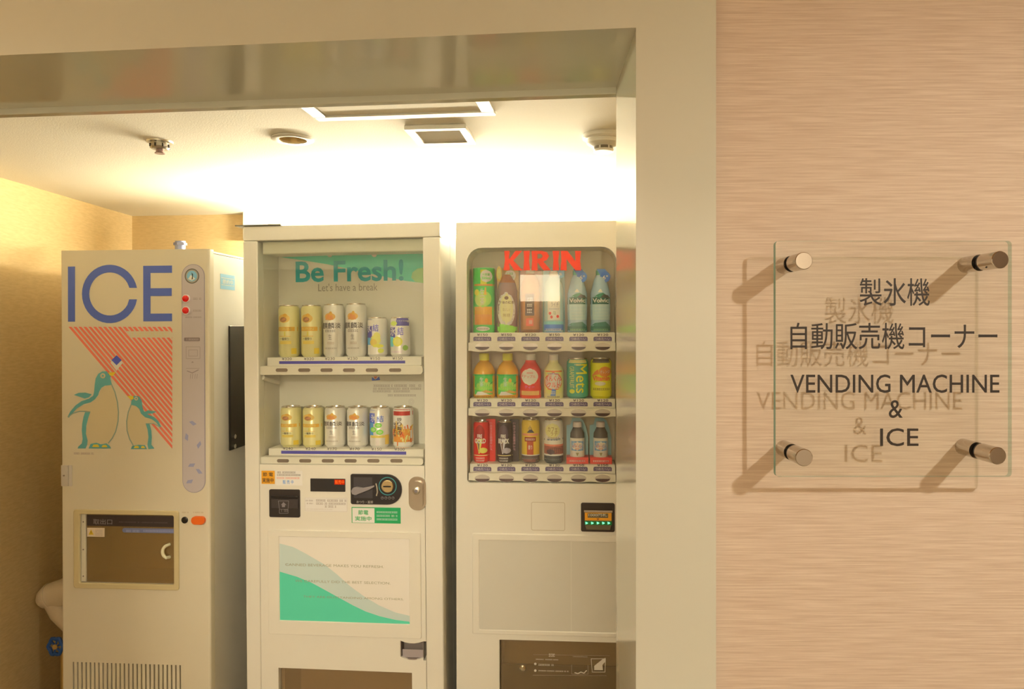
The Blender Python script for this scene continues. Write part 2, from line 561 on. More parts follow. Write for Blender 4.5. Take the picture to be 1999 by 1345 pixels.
# ================================================================== drinks
class Print:
    """shapes printed on the front half of a round or flat body; s across (-1..1), v up (0..1)"""
    def __init__(s, h, rf, flat=None):
        s.h = h; s.rf = rf; s.mb = MB(); s.flat = flat; s.k = 0

    def pos(s, a, v, l=0):
        if s.flat is not None:
            return (s.flat[0] * a, s.flat[1] - 0.0003 - 0.00008 * s.k - 0.00002 * l, v * s.h)
        r = s.rf(v * s.h) + 0.0003 + 0.00006 * s.k + 0.00002 * l
        a = max(-0.985, min(0.985, a))
        return (r * a, -r * math.sqrt(1 - a * a), v * s.h)

    def grid(s, fn, nu, nv, m):
        s.k += 1
        vs_ = [s.pos(*fn(i / nu, j / nv)) for j in range(nv + 1) for i in range(nu + 1)]
        fs = [(j * (nu + 1) + i, j * (nu + 1) + i + 1, (j + 1) * (nu + 1) + i + 1, (j + 1) * (nu + 1) + i) for j in range(nv) for i in range(nu)]
        s.mb.add(vs_, fs, m); return s

    def rect(s, a0, a1, v0, v1, m, nv=3):
        return s.grid(lambda u, v: (a0 + (a1 - a0) * u, v0 + (v1 - v0) * v), 10, nv, m)

    def ell(s, ca, cv, ra, rv, m):
        def fn(u, v):
            t = (v * 2 - 1) * 0.995
            q = math.sqrt(1 - t * t)
            return (ca + ra * q * (2 * u - 1), cv + rv * t)
        return s.grid(fn, 8, 10, m)

    def tri(s, p, m):
        """quad or triangle by its corners, gridded"""
        p = list(p) + ([p[-1]] if len(p) == 3 else [])
        def fn(u, v):
            return tuple((p[0][i] * (1 - u) + p[1][i] * u) * (1 - v) + (p[3][i] * (1 - u) + p[2][i] * u) * v for i in (0, 1))
        return s.grid(fn, 6, 4, m)

    def text(s, t, a0, a1, v0, v1, m, bold=0.0, rot=False):
        s.k += 1
        vs_, fs = text2d(t, bold)
        if rot:
            p2 = [(a0 + (a1 - a0) * y, v1 - (v1 - v0) * x, l) for x, y, l in vs_]
        else:
            p2 = [(a0 + (a1 - a0) * x, v0 + (v1 - v0) * y, l) for x, y, l in vs_]
        if s.flat is None:                               # split wide triangles so that they follow the curve
            out = []
            todo = [tuple(p2[i] for i in (f[0], f[k], f[k + 1])) for f in fs for k in range(1, len(f) - 1)]
            while todo:
                t3 = todo.pop()
                e_ = max(range(3), key=lambda i: abs(t3[i][0] - t3[(i + 1) % 3][0]))
                p, q, r = t3[e_], t3[(e_ + 1) % 3], t3[(e_ + 2) % 3]
                if abs(p[0] - q[0]) > 0.16:
                    mid = ((p[0] + q[0]) / 2, (p[1] + q[1]) / 2, p[2])
                    todo += [(p, mid, r), (mid, q, r)]
                else:
                    out.append(t3)
            p2 = [p for t3 in out for p in t3]
            fs = [(3 * i, 3 * i + 1, 3 * i + 2) for i in range(len(out))]
        s.mb.add([s.pos(*p) for p in p2], fs, m); return s

    def greek(s, a0, a1, v0, v1, m, seed=0, n=8):
        rnd = random.Random(seed)
        s.k += 1
        w = (a1 - a0) / n
        for i in range(n):
            x = a0 + w * i
            for (p, q, r_, t) in ((0, .8, 0, .25), (0, .8, .75, 1), (rnd.random() * .6, 0, 0, 1)):
                b = p + .22 if q == 0 else q
                s.mb.add([s.pos(x + w * p, v0 + (v1 - v0) * r_), s.pos(x + w * b, v0 + (v1 - v0) * r_), s.pos(x + w * b, v0 + (v1 - v0) * t), s.pos(x + w * p, v0 + (v1 - v0) * t)], [(0, 1, 2, 3)], m)
        return s


def prof_r(prof):
    def rf(z):
        for (r0, a), (r1, b) in zip(prof[:-1], prof[1:]):
            if a - 1e-9 <= z <= b + 1e-9 and b > a:
                return r0 + (r1 - r0) * (z - a) / (b - a)
        return prof[-1][0]
    return rf


def place(fr, cxp, topp, botp, wp, d):
    """local x, base z, radius, height of a drink whose middle stands at depth d"""
    xc, zb = fr.L(cxp, botp, d)
    zt = fr.L(cxp, topp, d)[1]
    xa = fr.L(cxp - wp / 2, botp, d)[0]
    return xc, zb, abs(xc - xa), zt - zb


M_ALU = principled('can_aluminium', (0.75, 0.73, 0.68), 0.25, 0.9)


def can(fr, name, label, cat, group, cxp, topp, botp, wp, d, mat, draw, zbase=None):
    xc, zb, r, h = place(fr, cxp, topp, botp, wp, d)
    if zbase is not None:
        zb = zbase
    t = thing(name, label, cat, fr.M @ Matrix.Translation((xc, d, zb)), group)
    nk = min(0.012, h * 0.1)
    prof = [(r * 0.80, 0), (r * 0.84, 0.002), (r, h * 0.06), (r, h - nk), (r * 0.86, h - 0.004)]
    mb = MB(); mb.lathe(prof, mat, 32); mb.build('body', t)
    mb = MB(); mb.lathe([(r * 0.86, h - 0.004), (r * 0.90, h - 0.003), (r * 0.90, h), (r * 0.84, h), (r * 0.82, h - 0.004), (0, h - 0.004)], M_ALU, 32); mb.build('lid', t)
    p = Print(h, prof_r(prof)); draw(p)
    if p.mb.v:
        p.mb.build('print', t, smooth=0)
    return t


def bottle(fr, name, label, group, cxp, topp, botp, wp, d, prof, mats, cap, draw, zbase=None, square=False):
    """prof: (radius fraction, height fraction) with one material a segment; the cap sits on top"""
    xc, zb, r, h = place(fr, cxp, topp, botp, wp, d)
    if zbase is not None:
        zb = zbase
    t = thing(name, label, 'bottle', fr.M @ Matrix.Translation((xc, d, zb)), group)
    pr = [(a * r, b * h) for a, b in prof]
    mb = MB(); mb.lathe(pr, None, 32, mats=mats); mb.build('body', t)
    if cap:
        cr, c0, c1, cm = cap
        mb = MB(); mb.lathe([(cr * r, c0 * h), (cr * r, c1 * h - 0.002), (cr * r * 0.9, c1 * h), (0, c1 * h)], cm, 24); mb.build('cap', t)
    p = Print(h, prof_r(pr)); draw(p)
    if p.mb.v:
        p.mb.build('print', t, smooth=0)
    return t


def card(t, r, h, y, m, z0=0.0, top_r=0.006):
    """thin upright display card behind a dummy drink"""
    mb = MB(); mb.prism(rrect(-r, r, z0, h, (top_r, top_r, 0.001, 0.001), 4), y, y + 0.0015, m)
    return mb.build('display_card', t, smooth=0)


# ================================================================== vending machine with cans
VF = Frame(Vector((*at_y(666, VY, 2.37).xy, 0)), math.radians(5.6), -0.009)
vm = thing('vending_machine', 'white vending machine with beer and chuhai cans and a green poster reading Be Fresh', 'vending machine', VF.M)
ZG = 0.06
bx0, bz1 = VF.L(474, 441); bx1 = VF.L(860, 600)[0]
zt = (bz1 + VF.L(856, 434)[1]) / 2
ox0, ox1, oz0, oz1 = R(VF, 502, 470, 829, 910)
DEP = 0.70
REC = 0.165
# cabinet shell behind the door
mb = MB()
mb.box(bx0 + 0.006, bx1 - 0.004, 0.045, DEP, ZG, zt - 0.006, M_WHITE)
mb.box(bx0 + 0.03, bx1 - 0.03, 0.06, DEP - 0.05, 0, ZG, M_DARK)
# hollow for the display is made by building the shell round it
mb = MB()
bk = REC + 0.02
mb.box(bx0 + 0.006, bx1 - 0.004, bk, DEP, ZG, zt - 0.006, M_WHITE)
mb.box(bx0 + 0.006, ox0 - 0.004, 0.045, bk, ZG, zt - 0.006, M_WHITE)
mb.box(ox1 + 0.004, bx1 - 0.004, 0.045, bk, ZG, zt - 0.006, M_WHITE)
mb.box(ox0 - 0.004, ox1 + 0.004, 0.045, bk, oz1 + 0.004, zt - 0.006, M_WHITE)
hx0, hx1, hz0, hz1 = R(VF, 543, 1304, 805, 1440)
mb.box(ox0 - 0.004, ox1 + 0.004, 0.045, bk, hz1 + 0.02, oz0 - 0.004, M_WHITE)
mb.box(ox0 - 0.004, ox1 + 0.004, 0.045, bk, ZG, hz0 - 0.02, M_WHITE)
cab = mb.build('cabinet', vm, bevel=0.004)
mb = MB(); mb.box(bx0 + 0.03, bx1 - 0.03, 0.06, DEP - 0.05, 0, ZG, M_DARK); mb.build('plinth', vm)
# door front built round its openings
rx0, rx1, rz0, rz1 = R(VF, 781, 1251, 826.5, 1290)
DT = 0.045
mb = MB()
mb.box(bx0, bx1, 0, DT, oz1, zt, M_WHITE)
dtop = mb.build('door_top_rail', vm, bevel=0.003)
mb = MB(); mb.box(bx0, ox0, 0, DT, ZG, oz1 - 0.0008, M_WHITE); mb.build('door_stile', vm, bevel=0.003)
mb = MB(); mb.box(ox1, bx1, 0, DT, ZG, oz1 - 0.0008, M_WHITE); mb.build('door_stile', vm, bevel=0.003)
mb = MB()
mb.box(ox0 + 0.001, ox1 - 0.001, 0.002, DT, rz1, oz0, M_WHITE)
mb.box(ox0 + 0.001, rx0, 0.002, DT, hz1, rz1, M_WHITE)
mb.box(rx0, ox1 - 0.001, 0.002, DT, hz1, rz0, M_WHITE)
mb.box(ox0 + 0.001, hx0, 0.002, DT, ZG, hz1, M_WHITE)
mb.box(hx1, ox1 - 0.001, 0.002, DT, ZG, hz1, M_WHITE)
mb.box(hx0, hx1, 0.002, DT, ZG, hz0, M_WHITE)
mb.build('door_panel', vm, smooth=0)
# display case lining
mb = MB()
mb.box(ox0 - 0.003, ox0, DT, REC, oz0, oz1, M_CASE); mb.box(ox1, ox1 + 0.003, DT, REC, oz0, oz1, M_CASE)
mb.box(ox0, ox1, DT, REC, oz1, oz1 + 0.003, M_CASE); mb.box(ox0, ox1, DT, REC, oz0 - 0.003, oz0, M_CASE)
mb.box(ox0 - 0.003, ox1 + 0.003, REC, REC + 0.004, oz0 - 0.003, oz1 + 0.003, M_CASE)
mb.build('display_case', vm, smooth=0)
a = R(VF, 508, 472, 829, 491, 0.03)
mb = MB(); mb.box(ox0 + 0.008, ox1, 0.02, 0.10, a[2], oz1 - 0.001, C(196, 174, 122)); lc = mb.build('lamp_cover', vm, bevel=0.004)
mb = MB(); mb.box(ox0 + 0.006, ox1, 0.10, REC - 0.001, a[2] + 0.012, oz1 - 0.001, C(190, 168, 118)); mb.build('case_ceiling', vm)
# poster on the back of the case
pd = REC - 0.003
mb = MB()
q = R(VF, 543, 492, 829, 693, pd)
mb.box(q[0], ox1 - 0.001, pd, REC, q[2], q[3], C(222, 196, 142, 0.6)); pst = mb.build('poster', vm, smooth=0)
e = 0.0004
mb = MB()
mb.poly(PP(VF, [(548, 502), (640, 499), (829, 493), (829, 553), (790, 548), (740, 538), (690, 527), (640, 516), (590, 508)], pd - e), pd - e, D(84, 186, 120))
mb.poly(PP(VF, [(700, 529), (740, 538), (790, 548), (829, 553), (829, 572), (790, 562), (740, 549)], pd - e), pd - e, D(205, 192, 128))
mb.poly(PP(VF, [(829, 522), (815, 524), (805, 532), (803, 542), (810, 550), (829, 553)], pd - 2 * e), pd - 2 * e, D(150, 190, 90))
mb.build('wave_print', pst, smooth=0)
mb = MB(); tpx(mb, VF, 'Be Fresh!', 577, 510, 788, 548, pd - 3 * e, D(46, 138, 112), 0.022); mb.build('slogan', pst, smooth=0)
mb = MB(); tpx(mb, VF, "Let's have a break", 621, 554, 737, 567, pd - 3 * e, D(140, 122, 86)); mb.build('slogan', pst, smooth=0)
for px in (644, 731):
    x_, z_ = VF.L(px, 497, pd)
    mb = MB(); mb.lathe([(0.009, 0), (0.009, -0.004), (0.004, -0.006), (0, -0.006)], C(222, 196, 142), 16, (x_, pd, z_), 'y'); mb.build('poster_clip', pst)

# price strips and rows of buttons
M_PURP = D(68, 58, 104)
M_PRICE = D(84, 66, 54)
M_BTN = D(112, 88, 60, 0.3)


def v2_row(strip, prices, purple, bar, btny, btnx, cany, cand):
    x0, x1, zb_, zt_ = R(VF, *strip, 0.045)
    ztop = VF.L(660, cany, cand)[1]
    tray = MB(); tray.box(x0, x1, 0.045, REC - 0.002, zb_, ztop, M_CASE)
    tray = tray.build('tray', vm, bevel=0.002)
    mb = MB()
    ft = 0.045 - e
    h0 = VF.L(660, purple[0], 0.045)[1]; h1 = VF.L(660, purple[1], 0.045)[1]
    xa = VF.L(purple[2], purple[0], 0.045)[0]; xb = VF.L(purple[3], purple[0], 0.045)[0]
    mb.poly([(xa, h1), (xb, h1), (xb, h0), (xa, h0)], ft, M_PURP)
    for (px, s_) in prices:
        x_, _ = VF.L(px, purple[0], 0.045)
        zz = h0 + 0.003
        mb.text(s_, x_ - 0.0175, x_ + 0.0175, zz, zz + 0.0095, ft, M_PRICE)
    mb.build('price_strip', tray, smooth=0)
    x0, x1, zb_, zt_ = R(VF, *bar, 0.012)
    mb = MB(); mb.prism(rrect(x0, x1, zb_, zt_, (zt_ - zb_) * 0.42, 6), 0.014, 0.044, M_CASE)
    rail = mb.build('button_rail', vm, bevel=0.003)
    for px in btnx:
        x_, z_ = VF.L(px, btny, 0.014)
        hw = 0.0205; hh = 0.0058
        mb = MB(); mb.prism(rrect(x_ - hw, x_ + hw, z_ - hh, z_ + hh, hh * 0.98, 6), 0.0125, 0.016, M_BTN)
        mb.build('button', rail, bevel=0.0006)
    return ztop


CD = 0.098
xs1 = [565, 609, 652.5, 696, 737.5, 782]
t1 = v2_row((521, 697, 823, 716), zip([560, 603, 644, 688, 732, 776], ['¥320', '¥320', '¥230', '¥230', '¥150', '¥150']), (704.5, 710, 545, 791), (504, 715, 825, 731), 722.5, [550, 594, 637.5, 681.5, 726, 771.5], 696, CD)
xs2 = [569, 612, 655, 698.5, 742, 788]
t2 = v2_row((524, 870, 827, 892), zip([562, 606, 648, 692, 735, 780], ['¥240', '¥240', '¥170', '¥170', '¥150', '¥300']), (880.5, 886.5, 549, 793), (506, 892, 826, 908), 899.5, [552.5, 596, 640, 684.5, 729, 774], 871, CD)

M_GOLDCAN = D(202, 172, 98, 0.3, 0.2)
M_SILV = D(206, 188, 146, 0.3, 0.25)
M_OR = D(226, 140, 44); M_BRN = D(150, 96, 50); M_INKB = D(62, 52, 44); M_CRM = D(224, 204, 150)


def d_gold(p):
    p.rect(-.97, .97, .50, .58, M_OR)
    p.ell(-.12, .74, .58, .085, D(205, 150, 62)); p.ell(-.18, .72, .34, .05, M_BRN); p.tri([(-.5, .69), (.1, .71), (.05, .76), (-.2, .74)], D(178, 112, 60))
    p.ell(.02, .80, .2, .035, M_OR)
    p.text('KIRIN', -.62, .55, .515, .565, D(214, 160, 70), .02)
    p.text('一番搾り', -.55, .35, .325, .375, M_INKB, .02)
    p.rect(-.6, .5, .395, .405, M_OR, 1); p.rect(-.55, .55, .25, .31, D(220, 160, 60), 1)
    p.rect(-.08, .06, .40, .49, D(228, 168, 62), 1)
    p.rect(.55, .9, .06, .17, D(224, 156, 40), 2)


def d_silver(p):
    p.ell(-.05, .76, .52, .07, D(226, 140, 56)); p.tri([(-.55, .70), (.3, .70), (.15, .82), (-.25, .80)], D(206, 120, 52)); p.ell(.05, .82, .14, .04, M_OR)
    p.text('麒', -.92, -.28, .53, .65, M_INKB, .02); p.text('麟', -.22, .38, .53, .65, M_INKB, .02); p.text('淡', .42, .85, .54, .645, M_INKB, .02)
    p.greek(-.55, .5, .47, .51, D(120, 104, 82), 3, 6)
    p.text('生', -.2, .12, .33, .43, D(110, 96, 76)); p.greek(-.3, .35, .24, .28, D(170, 140, 100), 5, 6)
    p.greek(-.6, .55, .15, .175, D(150, 128, 96), 9, 10)


def d_lemon(p):
    p.rect(-.97, -.30, .35, .94, M_PURP); p.rect(-.97, -.30, .30, .48, D(80, 130, 170))
    p.ell(.05, .42, .52, .13, D(238, 196, 70)); p.ell(.2, .52, .34, .10, D(244, 206, 72)); p.ell(-.15, .36, .36, .09, D(236, 160, 58)); p.ell(.3, .27, .5, .05, D(222, 200, 50))
    p.text('氷', -.92, -.38, .62, .84, D(226, 222, 208), .02); p.text('結', -.22, .38, .64, .82, D(96, 86, 140), .03)
    p.ell(.55, .15, .26, .06, D(190, 180, 60)); p.tri([(-.2, .24), (.3, .24), (.12, .12), (-.02, .12)], D(240, 226, 170))


def d_grape(p):
    p.rect(-.15, .97, .78, .985, M_PURP); p.ell(-.45, .84, .38, .06, D(178, 176, 60)); p.rect(-.97, -.28, .48, .74, M_PURP); p.rect(-.97, -.5, .25, .5, D(90, 160, 196))
    p.text('氷', -.86, -.2, .53, .75, D(220, 214, 214), .02); p.text('結', -.05, .55, .54, .74, D(104, 90, 150), .03)
    p.ell(-.05, .38, .5, .125, D(240, 176, 42)); p.ell(-.05, .38, .36, .09, D(248, 200, 70))
    p.ell(.68, .22, .22, .07, D(130, 150, 50)); p.greek(-.7, .4, .1, .14, D(190, 150, 140), 4, 8)


def d_lime(p):
    p.rect(-.97, -.25, .60, .93, D(60, 76, 150)); p.rect(-.97, -.4, .30, .62, D(70, 120, 190))
    p.text('氷', -.72, -.12, .64, .84, D(232, 232, 226), .03); p.text('結', -.02, .62, .64, .80, D(70, 92, 170), .03)
    for a, b in ((.12, .56), (-.4, .45), (.25, .39)):
        p.ell(a, b, .34, .065, D(116, 176, 50)); p.ell(a + .03, b, .2, .035, D(160, 206, 90))
    p.rect(-.7, .97, .25, .31, D(226, 160, 60), 1); p.rect(.72, .97, .08, .32, D(214, 150, 50), 2); p.rect(-.15, .2, .06, .22, D(226, 170, 130), 1)


def d_chestnut(p):
    p.rect(-.98, .98, .80, .95, D(166, 42, 26)); p.rect(-.98, .98, .0, .47, D(232, 120, 38), 3)
    rnd = random.Random(3)
    for k in range(46):
        a = rnd.uniform(-.92, .85); b = rnd.uniform(.02, .47) if k % 3 else rnd.uniform(.35, .56); w_ = rnd.uniform(-.07, .07)
        p.tri([(a, b), (a + .09, b + .01), (a + .09 + w_, b + .11), (a + w_, b + .10)], (D(240, 150, 50), D(205, 84, 24), D(246, 176, 86))[k % 3])
    for i, ch in enumerate('炒り麹の'):
        p.text(ch, -.32, .1, .66 - i * .11, .755 - i * .11, M_INKB, .03)
    for i, ch in enumerate('発芽玄米'):
        p.text(ch, -.72, -.42, .55 - i * .09, .63 - i * .09, M_INKB, .02)


G1 = 'drink cans on the upper tray of the can machine'
G2 = 'drink cans on the lower tray of the can machine'
can(VF, 'beer_can', 'tall gold beer can, leftmost on the upper tray', 'can', G1, xs1[0], 595.5, 696, 38, CD, M_GOLDCAN, d_gold, t1)
can(VF, 'beer_can', 'tall gold beer can, second on the upper tray beside a silver can', 'can', G1, xs1[1], 595.5, 696, 38, CD, M_GOLDCAN, d_gold, t1)
can(VF, 'beer_can', 'tall silver beer can next to the tall gold cans', 'can', G1, xs1[2], 594, 696, 39, CD, M_SILV, d_silver, t1)
can(VF, 'beer_can', 'tall silver beer can next to the short fruit cans', 'can', G1, xs1[3], 593, 696, 39, CD, M_SILV, d_silver, t1)
can(VF, 'chuhai_can', 'short silver and purple can with yellow lemons on the upper tray', 'can', G1, xs1[4], 620, 696, 37, CD, M_SILV, d_lemon, t1)
can(VF, 'chuhai_can', 'short silver can with purple top band and one orange fruit slice', 'can', G1, xs1[5], 620, 696, 37, CD, M_SILV, d_grape, t1)
can(VF, 'beer_can', 'short gold beer can, leftmost on the lower tray', 'can', G2, xs2[0], 793, 871, 38, CD, M_GOLDCAN, d_gold, t2)
can(VF, 'beer_can', 'short gold beer can, second on the lower tray beside a silver can', 'can', G2, xs2[1], 793, 871, 38, CD, M_GOLDCAN, d_gold, t2)
can(VF, 'beer_can', 'short silver beer can next to the short gold cans', 'can', G2, xs2[2], 793, 871, 39, CD, M_SILV, d_silver, t2)
can(VF, 'beer_can', 'short silver beer can beside the blue can with limes', 'can', G2, xs2[3], 793, 871, 39, CD, M_SILV, d_silver, t2)
can(VF, 'chuhai_can', 'blue and silver can with green limes on the lower tray', 'can', G2, xs2[4], 793, 871, 37.5, CD, M_SILV, d_lime, t2)
can(VF, 'snack_can', 'can with red top band and orange snack sticks, rightmost on the lower tray', 'can', G2, xs2[5], 793, 871.5, 39, CD, D(238, 206, 150), d_chestnut, t2)

# notice on the back of the lower case
mb = MB()
q = R(VF, 543, 733, 829, 866, pd); mb.box(q[0], ox1 - 0.001, pd, REC, q[2], q[3], C(222, 196, 142, 0.6)); nt_ = mb.build('notice_board', vm, smooth=0)
mb = MB()
for k, (a, b_, c_, d_) in enumerate(((729, 751, 822, 755), (728, 757, 822, 760.5), (728, 762, 800, 765.5), (757, 770, 815, 773.5))):
    greek(mb, VF, a, b_, c_, d_, pd - e, D(150, 126, 92), 20 + k)
mb.poly(PP(VF, [(726, 736), (733, 741), (740, 735), (742, 742), (726, 743)], pd - e), pd - e, D(64, 84, 140))
mb.poly(PP(VF, [(729, 735), (737, 735), (733, 740)], pd - 2 * e), pd - 2 * e, D(214, 96, 60))
x_, z_ = VF.L(803, 784, pd - e)
for rr in (0.0095, 0.005):
    mb.line(ell(x_, z_, rr, None, 20) + [ell(x_, z_, rr, None, 20)[0]], 0.0012, pd - e, D(180, 156, 116))
mb.build('notice_print', nt_, smooth=0)
# pipe stub at the left behind the upper rail
a = VF.L(513, 737, 0.03); b_ = VF.L(543, 744, 0.12)
mb = MB(); mb.tube([(a[0], 0.03, a[1]), ((a[0] + b_[0]) / 2, 0.06, a[1] - 0.01), (b_[0], 0.12, b_[1] - 0.004)], 0.008, M_CASE, 10); mb.build('rail_arm', vm)
mb = MB(); gx0, gx1 = ox0 + 0.0015, ox1 - 0.0015
mb.box(gx0, gx1, 0.004, 0.008, oz0 + 0.002, oz1 - 0.002, M_GLASS); mb.build('glass_pane', vm, smooth=0)


def sticker(fr, par, name, px0, py0, px1, py1, m, d=0.0015, t=0.0006, r=0.0):
    x0, x1, z0, z1 = R(fr, px0, py0, px1, py1)
    mb = MB(); mb.prism(rrect(x0, x1, z0, z1, max(r, 1e-4), 4), d - t, d + 0.0005, m)
    return mb.build(name, par, smooth=0)


pf = 0.002                                               # door panel face
M_BK = C(46, 36, 26, 0.5)
# orange power saving sticker
s1 = sticker(VF, vm, 'orange_sticker', 510, 919, 536, 945, C(244, 142, 22), pf)
mb = MB(); tpx(mb, VF, '節 電', 513, 922, 533, 930, pf - 0.001, M_BK, 0.02); tpx(mb, VF, '実施中', 512, 933, 534, 942, pf - 0.001, M_BK, 0.03); mb.build('lettering', s1, smooth=0)
s2 = sticker(VF, vm, 'notice_sticker', 538, 919, 590, 948, C(228, 204, 156), pf)
mb = MB()
greek(mb, VF, 541, 920.5, 577, 924, pf - 0.001, C(120, 100, 76), 1); greek(mb, VF, 541, 925.5, 587, 929, pf - 0.001, C(120, 100, 76), 2)
greek(mb, VF, 540, 931.5, 585, 935, pf - 0.001, C(226, 130, 90), 3); tpx(mb, VF, '販 売 中', 552, 937, 573, 945, pf - 0.001, C(84, 132, 190), 0.02)
mb.build('lettering', s2, smooth=0)
# banknote slot
x0, x1, z0, z1 = R(VF, 526, 955, 586, 1010)
mb = MB(); mb.prism(rrect(x0, x1, z0, z1, 0.005, 4), -0.003, 0.004, C(44, 34, 24, 0.4)); bn = mb.build('banknote_slot', vm, bevel=0.001)
q = R(VF, 531, 967, 583, 972); mb = MB(); mb.box(q[0], q[1], -0.010, -0.003, q[2], q[3], C(34, 26, 18, 0.3)); mb.build('slot_lip', bn, bevel=0.001)
q = R(VF, 531, 973, 583, 992); mb = MB(); mb.box(q[0], q[1], -0.006, -0.003, q[2], q[3], C(60, 48, 36, 0.4)); mb.build('guide_plate', bn, bevel=0.001)
mb = MB(); ic = C(130, 112, 88)
mb.line(PP(VF, [(547, 992), (545, 977), (565, 977), (564, 992)]), 0.0014, -0.0065, ic); mb.poly(PP(VF, [(550, 985), (555, 979), (561, 985), (558, 985), (558, 989), (552, 989), (552, 985)]), -0.0065, ic)
mb.line(PP(VF, [(547, 993), (564, 993), (564, 1001), (547, 1001), (547, 993)]), 0.0014, -0.0065, ic); greek(mb, VF, 549, 995, 562, 999, -0.0065, ic, 8)
mb.build('icon', bn, smooth=0)
# LED display
x0, x1, z0, z1 = R(VF, 606, 934, 674, 960)
mb = MB(); mb.prism(rrect(x0, x1, z0, z1, 0.001, 2), -0.001, 0.004, C(48, 40, 30, 0.2)); ld = mb.build('led_display', vm, smooth=0)
M_LED = emitter('led_red', (1.0, 0.16, 0.02), 1.1)
M_LEDB = emitter('led_glow', (0.75, 0.03, 0.005), 0.8)
q = R(VF, 653, 936, 673, 946); mb = MB(); mb.poly([(q[0], q[2]), (q[1], q[2]), (q[1], q[3]), (q[0], q[3])], -0.0014, M_LEDB); tpx(mb, VF, '販売中', 654, 937, 672, 945, -0.0018, M_LED, 0.03); mb.build('led_text', ld, smooth=0)
# phone notice
s3 = sticker(VF, vm, 'service_card', 594, 971, 678, 1000, C(220, 194, 146), pf)
mb = MB(); gb = C(150, 124, 92)
mb.line(PP(VF, [(595, 972), (677, 973), (677, 999), (595, 997), (595, 972)]), 0.0009, pf - 0.001, C(196, 168, 122))
for k, (a, b_, c_, d_) in enumerate(((597, 976, 611, 978.5), (617, 975, 676, 979.5), (597, 981.5, 612, 984), (617, 981, 675, 985.5), (634, 987, 658, 991), (597, 993, 650, 995))):
    greek(mb, VF, a, b_, c_, d_, pf - 0.001, gb if k < 5 else C(190, 160, 118), 40 + k)
mb.build('lettering', s3, smooth=0)
# coin unit: black plate with one round end
xa, za = VF.L(685, 925); xb, zb_ = VF.L(785, 985); rr = (za - zb_) / 2
lp = rrect(xa, xb, zb_, za, (0.006, rr * 0.98, rr * 0.98, 0.006), 8)
mb = MB(); mb.prism(lp, -0.004, 0.004, C(42, 34, 26, 0.3)); cu = mb.build('coin_unit', vm, bevel=0.001)
q = R(VF, 691, 931, 728, 972); mb = MB(); mb.box(q[0], q[1], -0.0045, -0.004, q[2], q[3], C(62, 52, 42, 0.4)); mb.build('lever_well', cu)
mb = MB(); mb.prism(PP(VF, [(688, 957), (691, 951), (698, 949), (710, 951), (722, 949), (733, 946), (733, 949), (722, 955), (712, 959), (704, 962), (697, 965), (690, 963)]), -0.014, -0.0045, C(140, 120, 94, 0.35)); mb.build('return_lever', cu, bevel=0.001)
xc, zc = VF.L(757.5, 948.5)
mb = MB(); mb.ring(ell(xc, zc, 0.0300, None, 36), ell(xc, zc, 0.0275, None, 36), -0.0055, -0.004, C(60, 128, 104)); mb.build('green_ring', cu, smooth=0)
mb = MB(); mb.lathe([(0.0205, -0.004), (0.0205, -0.009), (0.0185, -0.011), (0, -0.011)], C(200, 160, 92, 0.25, 0.9), 32, (xc, 0, zc), 'y'); cs = mb.build('coin_slot', cu)
mb = MB(); mb.box(xc - 0.013, xc + 0.013, -0.0115, -0.010, zc - 0.0022, zc + 0.0022, M_BLACK); mb.build('slit', cs)
mb = MB(); mb.tube([(*VF.L(735, 942), 0)][0:0] + [(VF.L(p_[0], p_[1])[0], -0.006, VF.L(p_[0], p_[1])[1]) for p_ in ((735, 943), (737, 951), (738, 960), (736, 967))], 0.0022, C(170, 144, 100), 8); mb.build('coin_guard', cu)
mb = MB()
for px in (747, 754, 761, 768):
    c_ = ell(*VF.L(px, 971.5), 0.0042, None, 14); mb.line(c_ + [c_[0]], 0.0012, -0.0045, C(130, 112, 86)); greek(mb, VF, px - 1.5, 970.5, px + 1.5, 972.5, -0.0045, C(130, 112, 86), px)
mb.build('coin_icons', cu, smooth=0, kind='stuff'); mb = MB()
tpx(mb, VF, 'おつり・返却', 696, 977, 728, 983, -0.0045, C(190, 166, 124), 0.01)
mb.build('lettering', cu, smooth=0)
# green power saving sticker
s4 = sticker(VF, vm, 'green_sticker', 686, 990, 782, 1022.5, C(28, 146, 66), pf)
q = R(VF, 687.5, 991.5, 731, 1021); mb = MB(); mb.poly([(q[0], q[2]), (q[1], q[2]), (q[1], q[3]), (q[0], q[3])], pf - 0.0009, C(222, 204, 152)); mb.build('white_field', s4, smooth=0)
mb = MB(); gg = C(74, 152, 74)
tpx(mb, VF, '節電', 699, 995.5, 719, 1005, pf - 0.0013, gg, 0.05); tpx(mb, VF, '実施中', 693, 1007.5, 725, 1017, pf - 0.0013, gg, 0.05)
for k, yy in enumerate((998, 1005, 1012)):
    greek(mb, VF, 735, yy, 776, yy + 4, pf - 0.0013, C(196, 206, 150), 60 + k)
mb.build('lettering', s4, smooth=0)
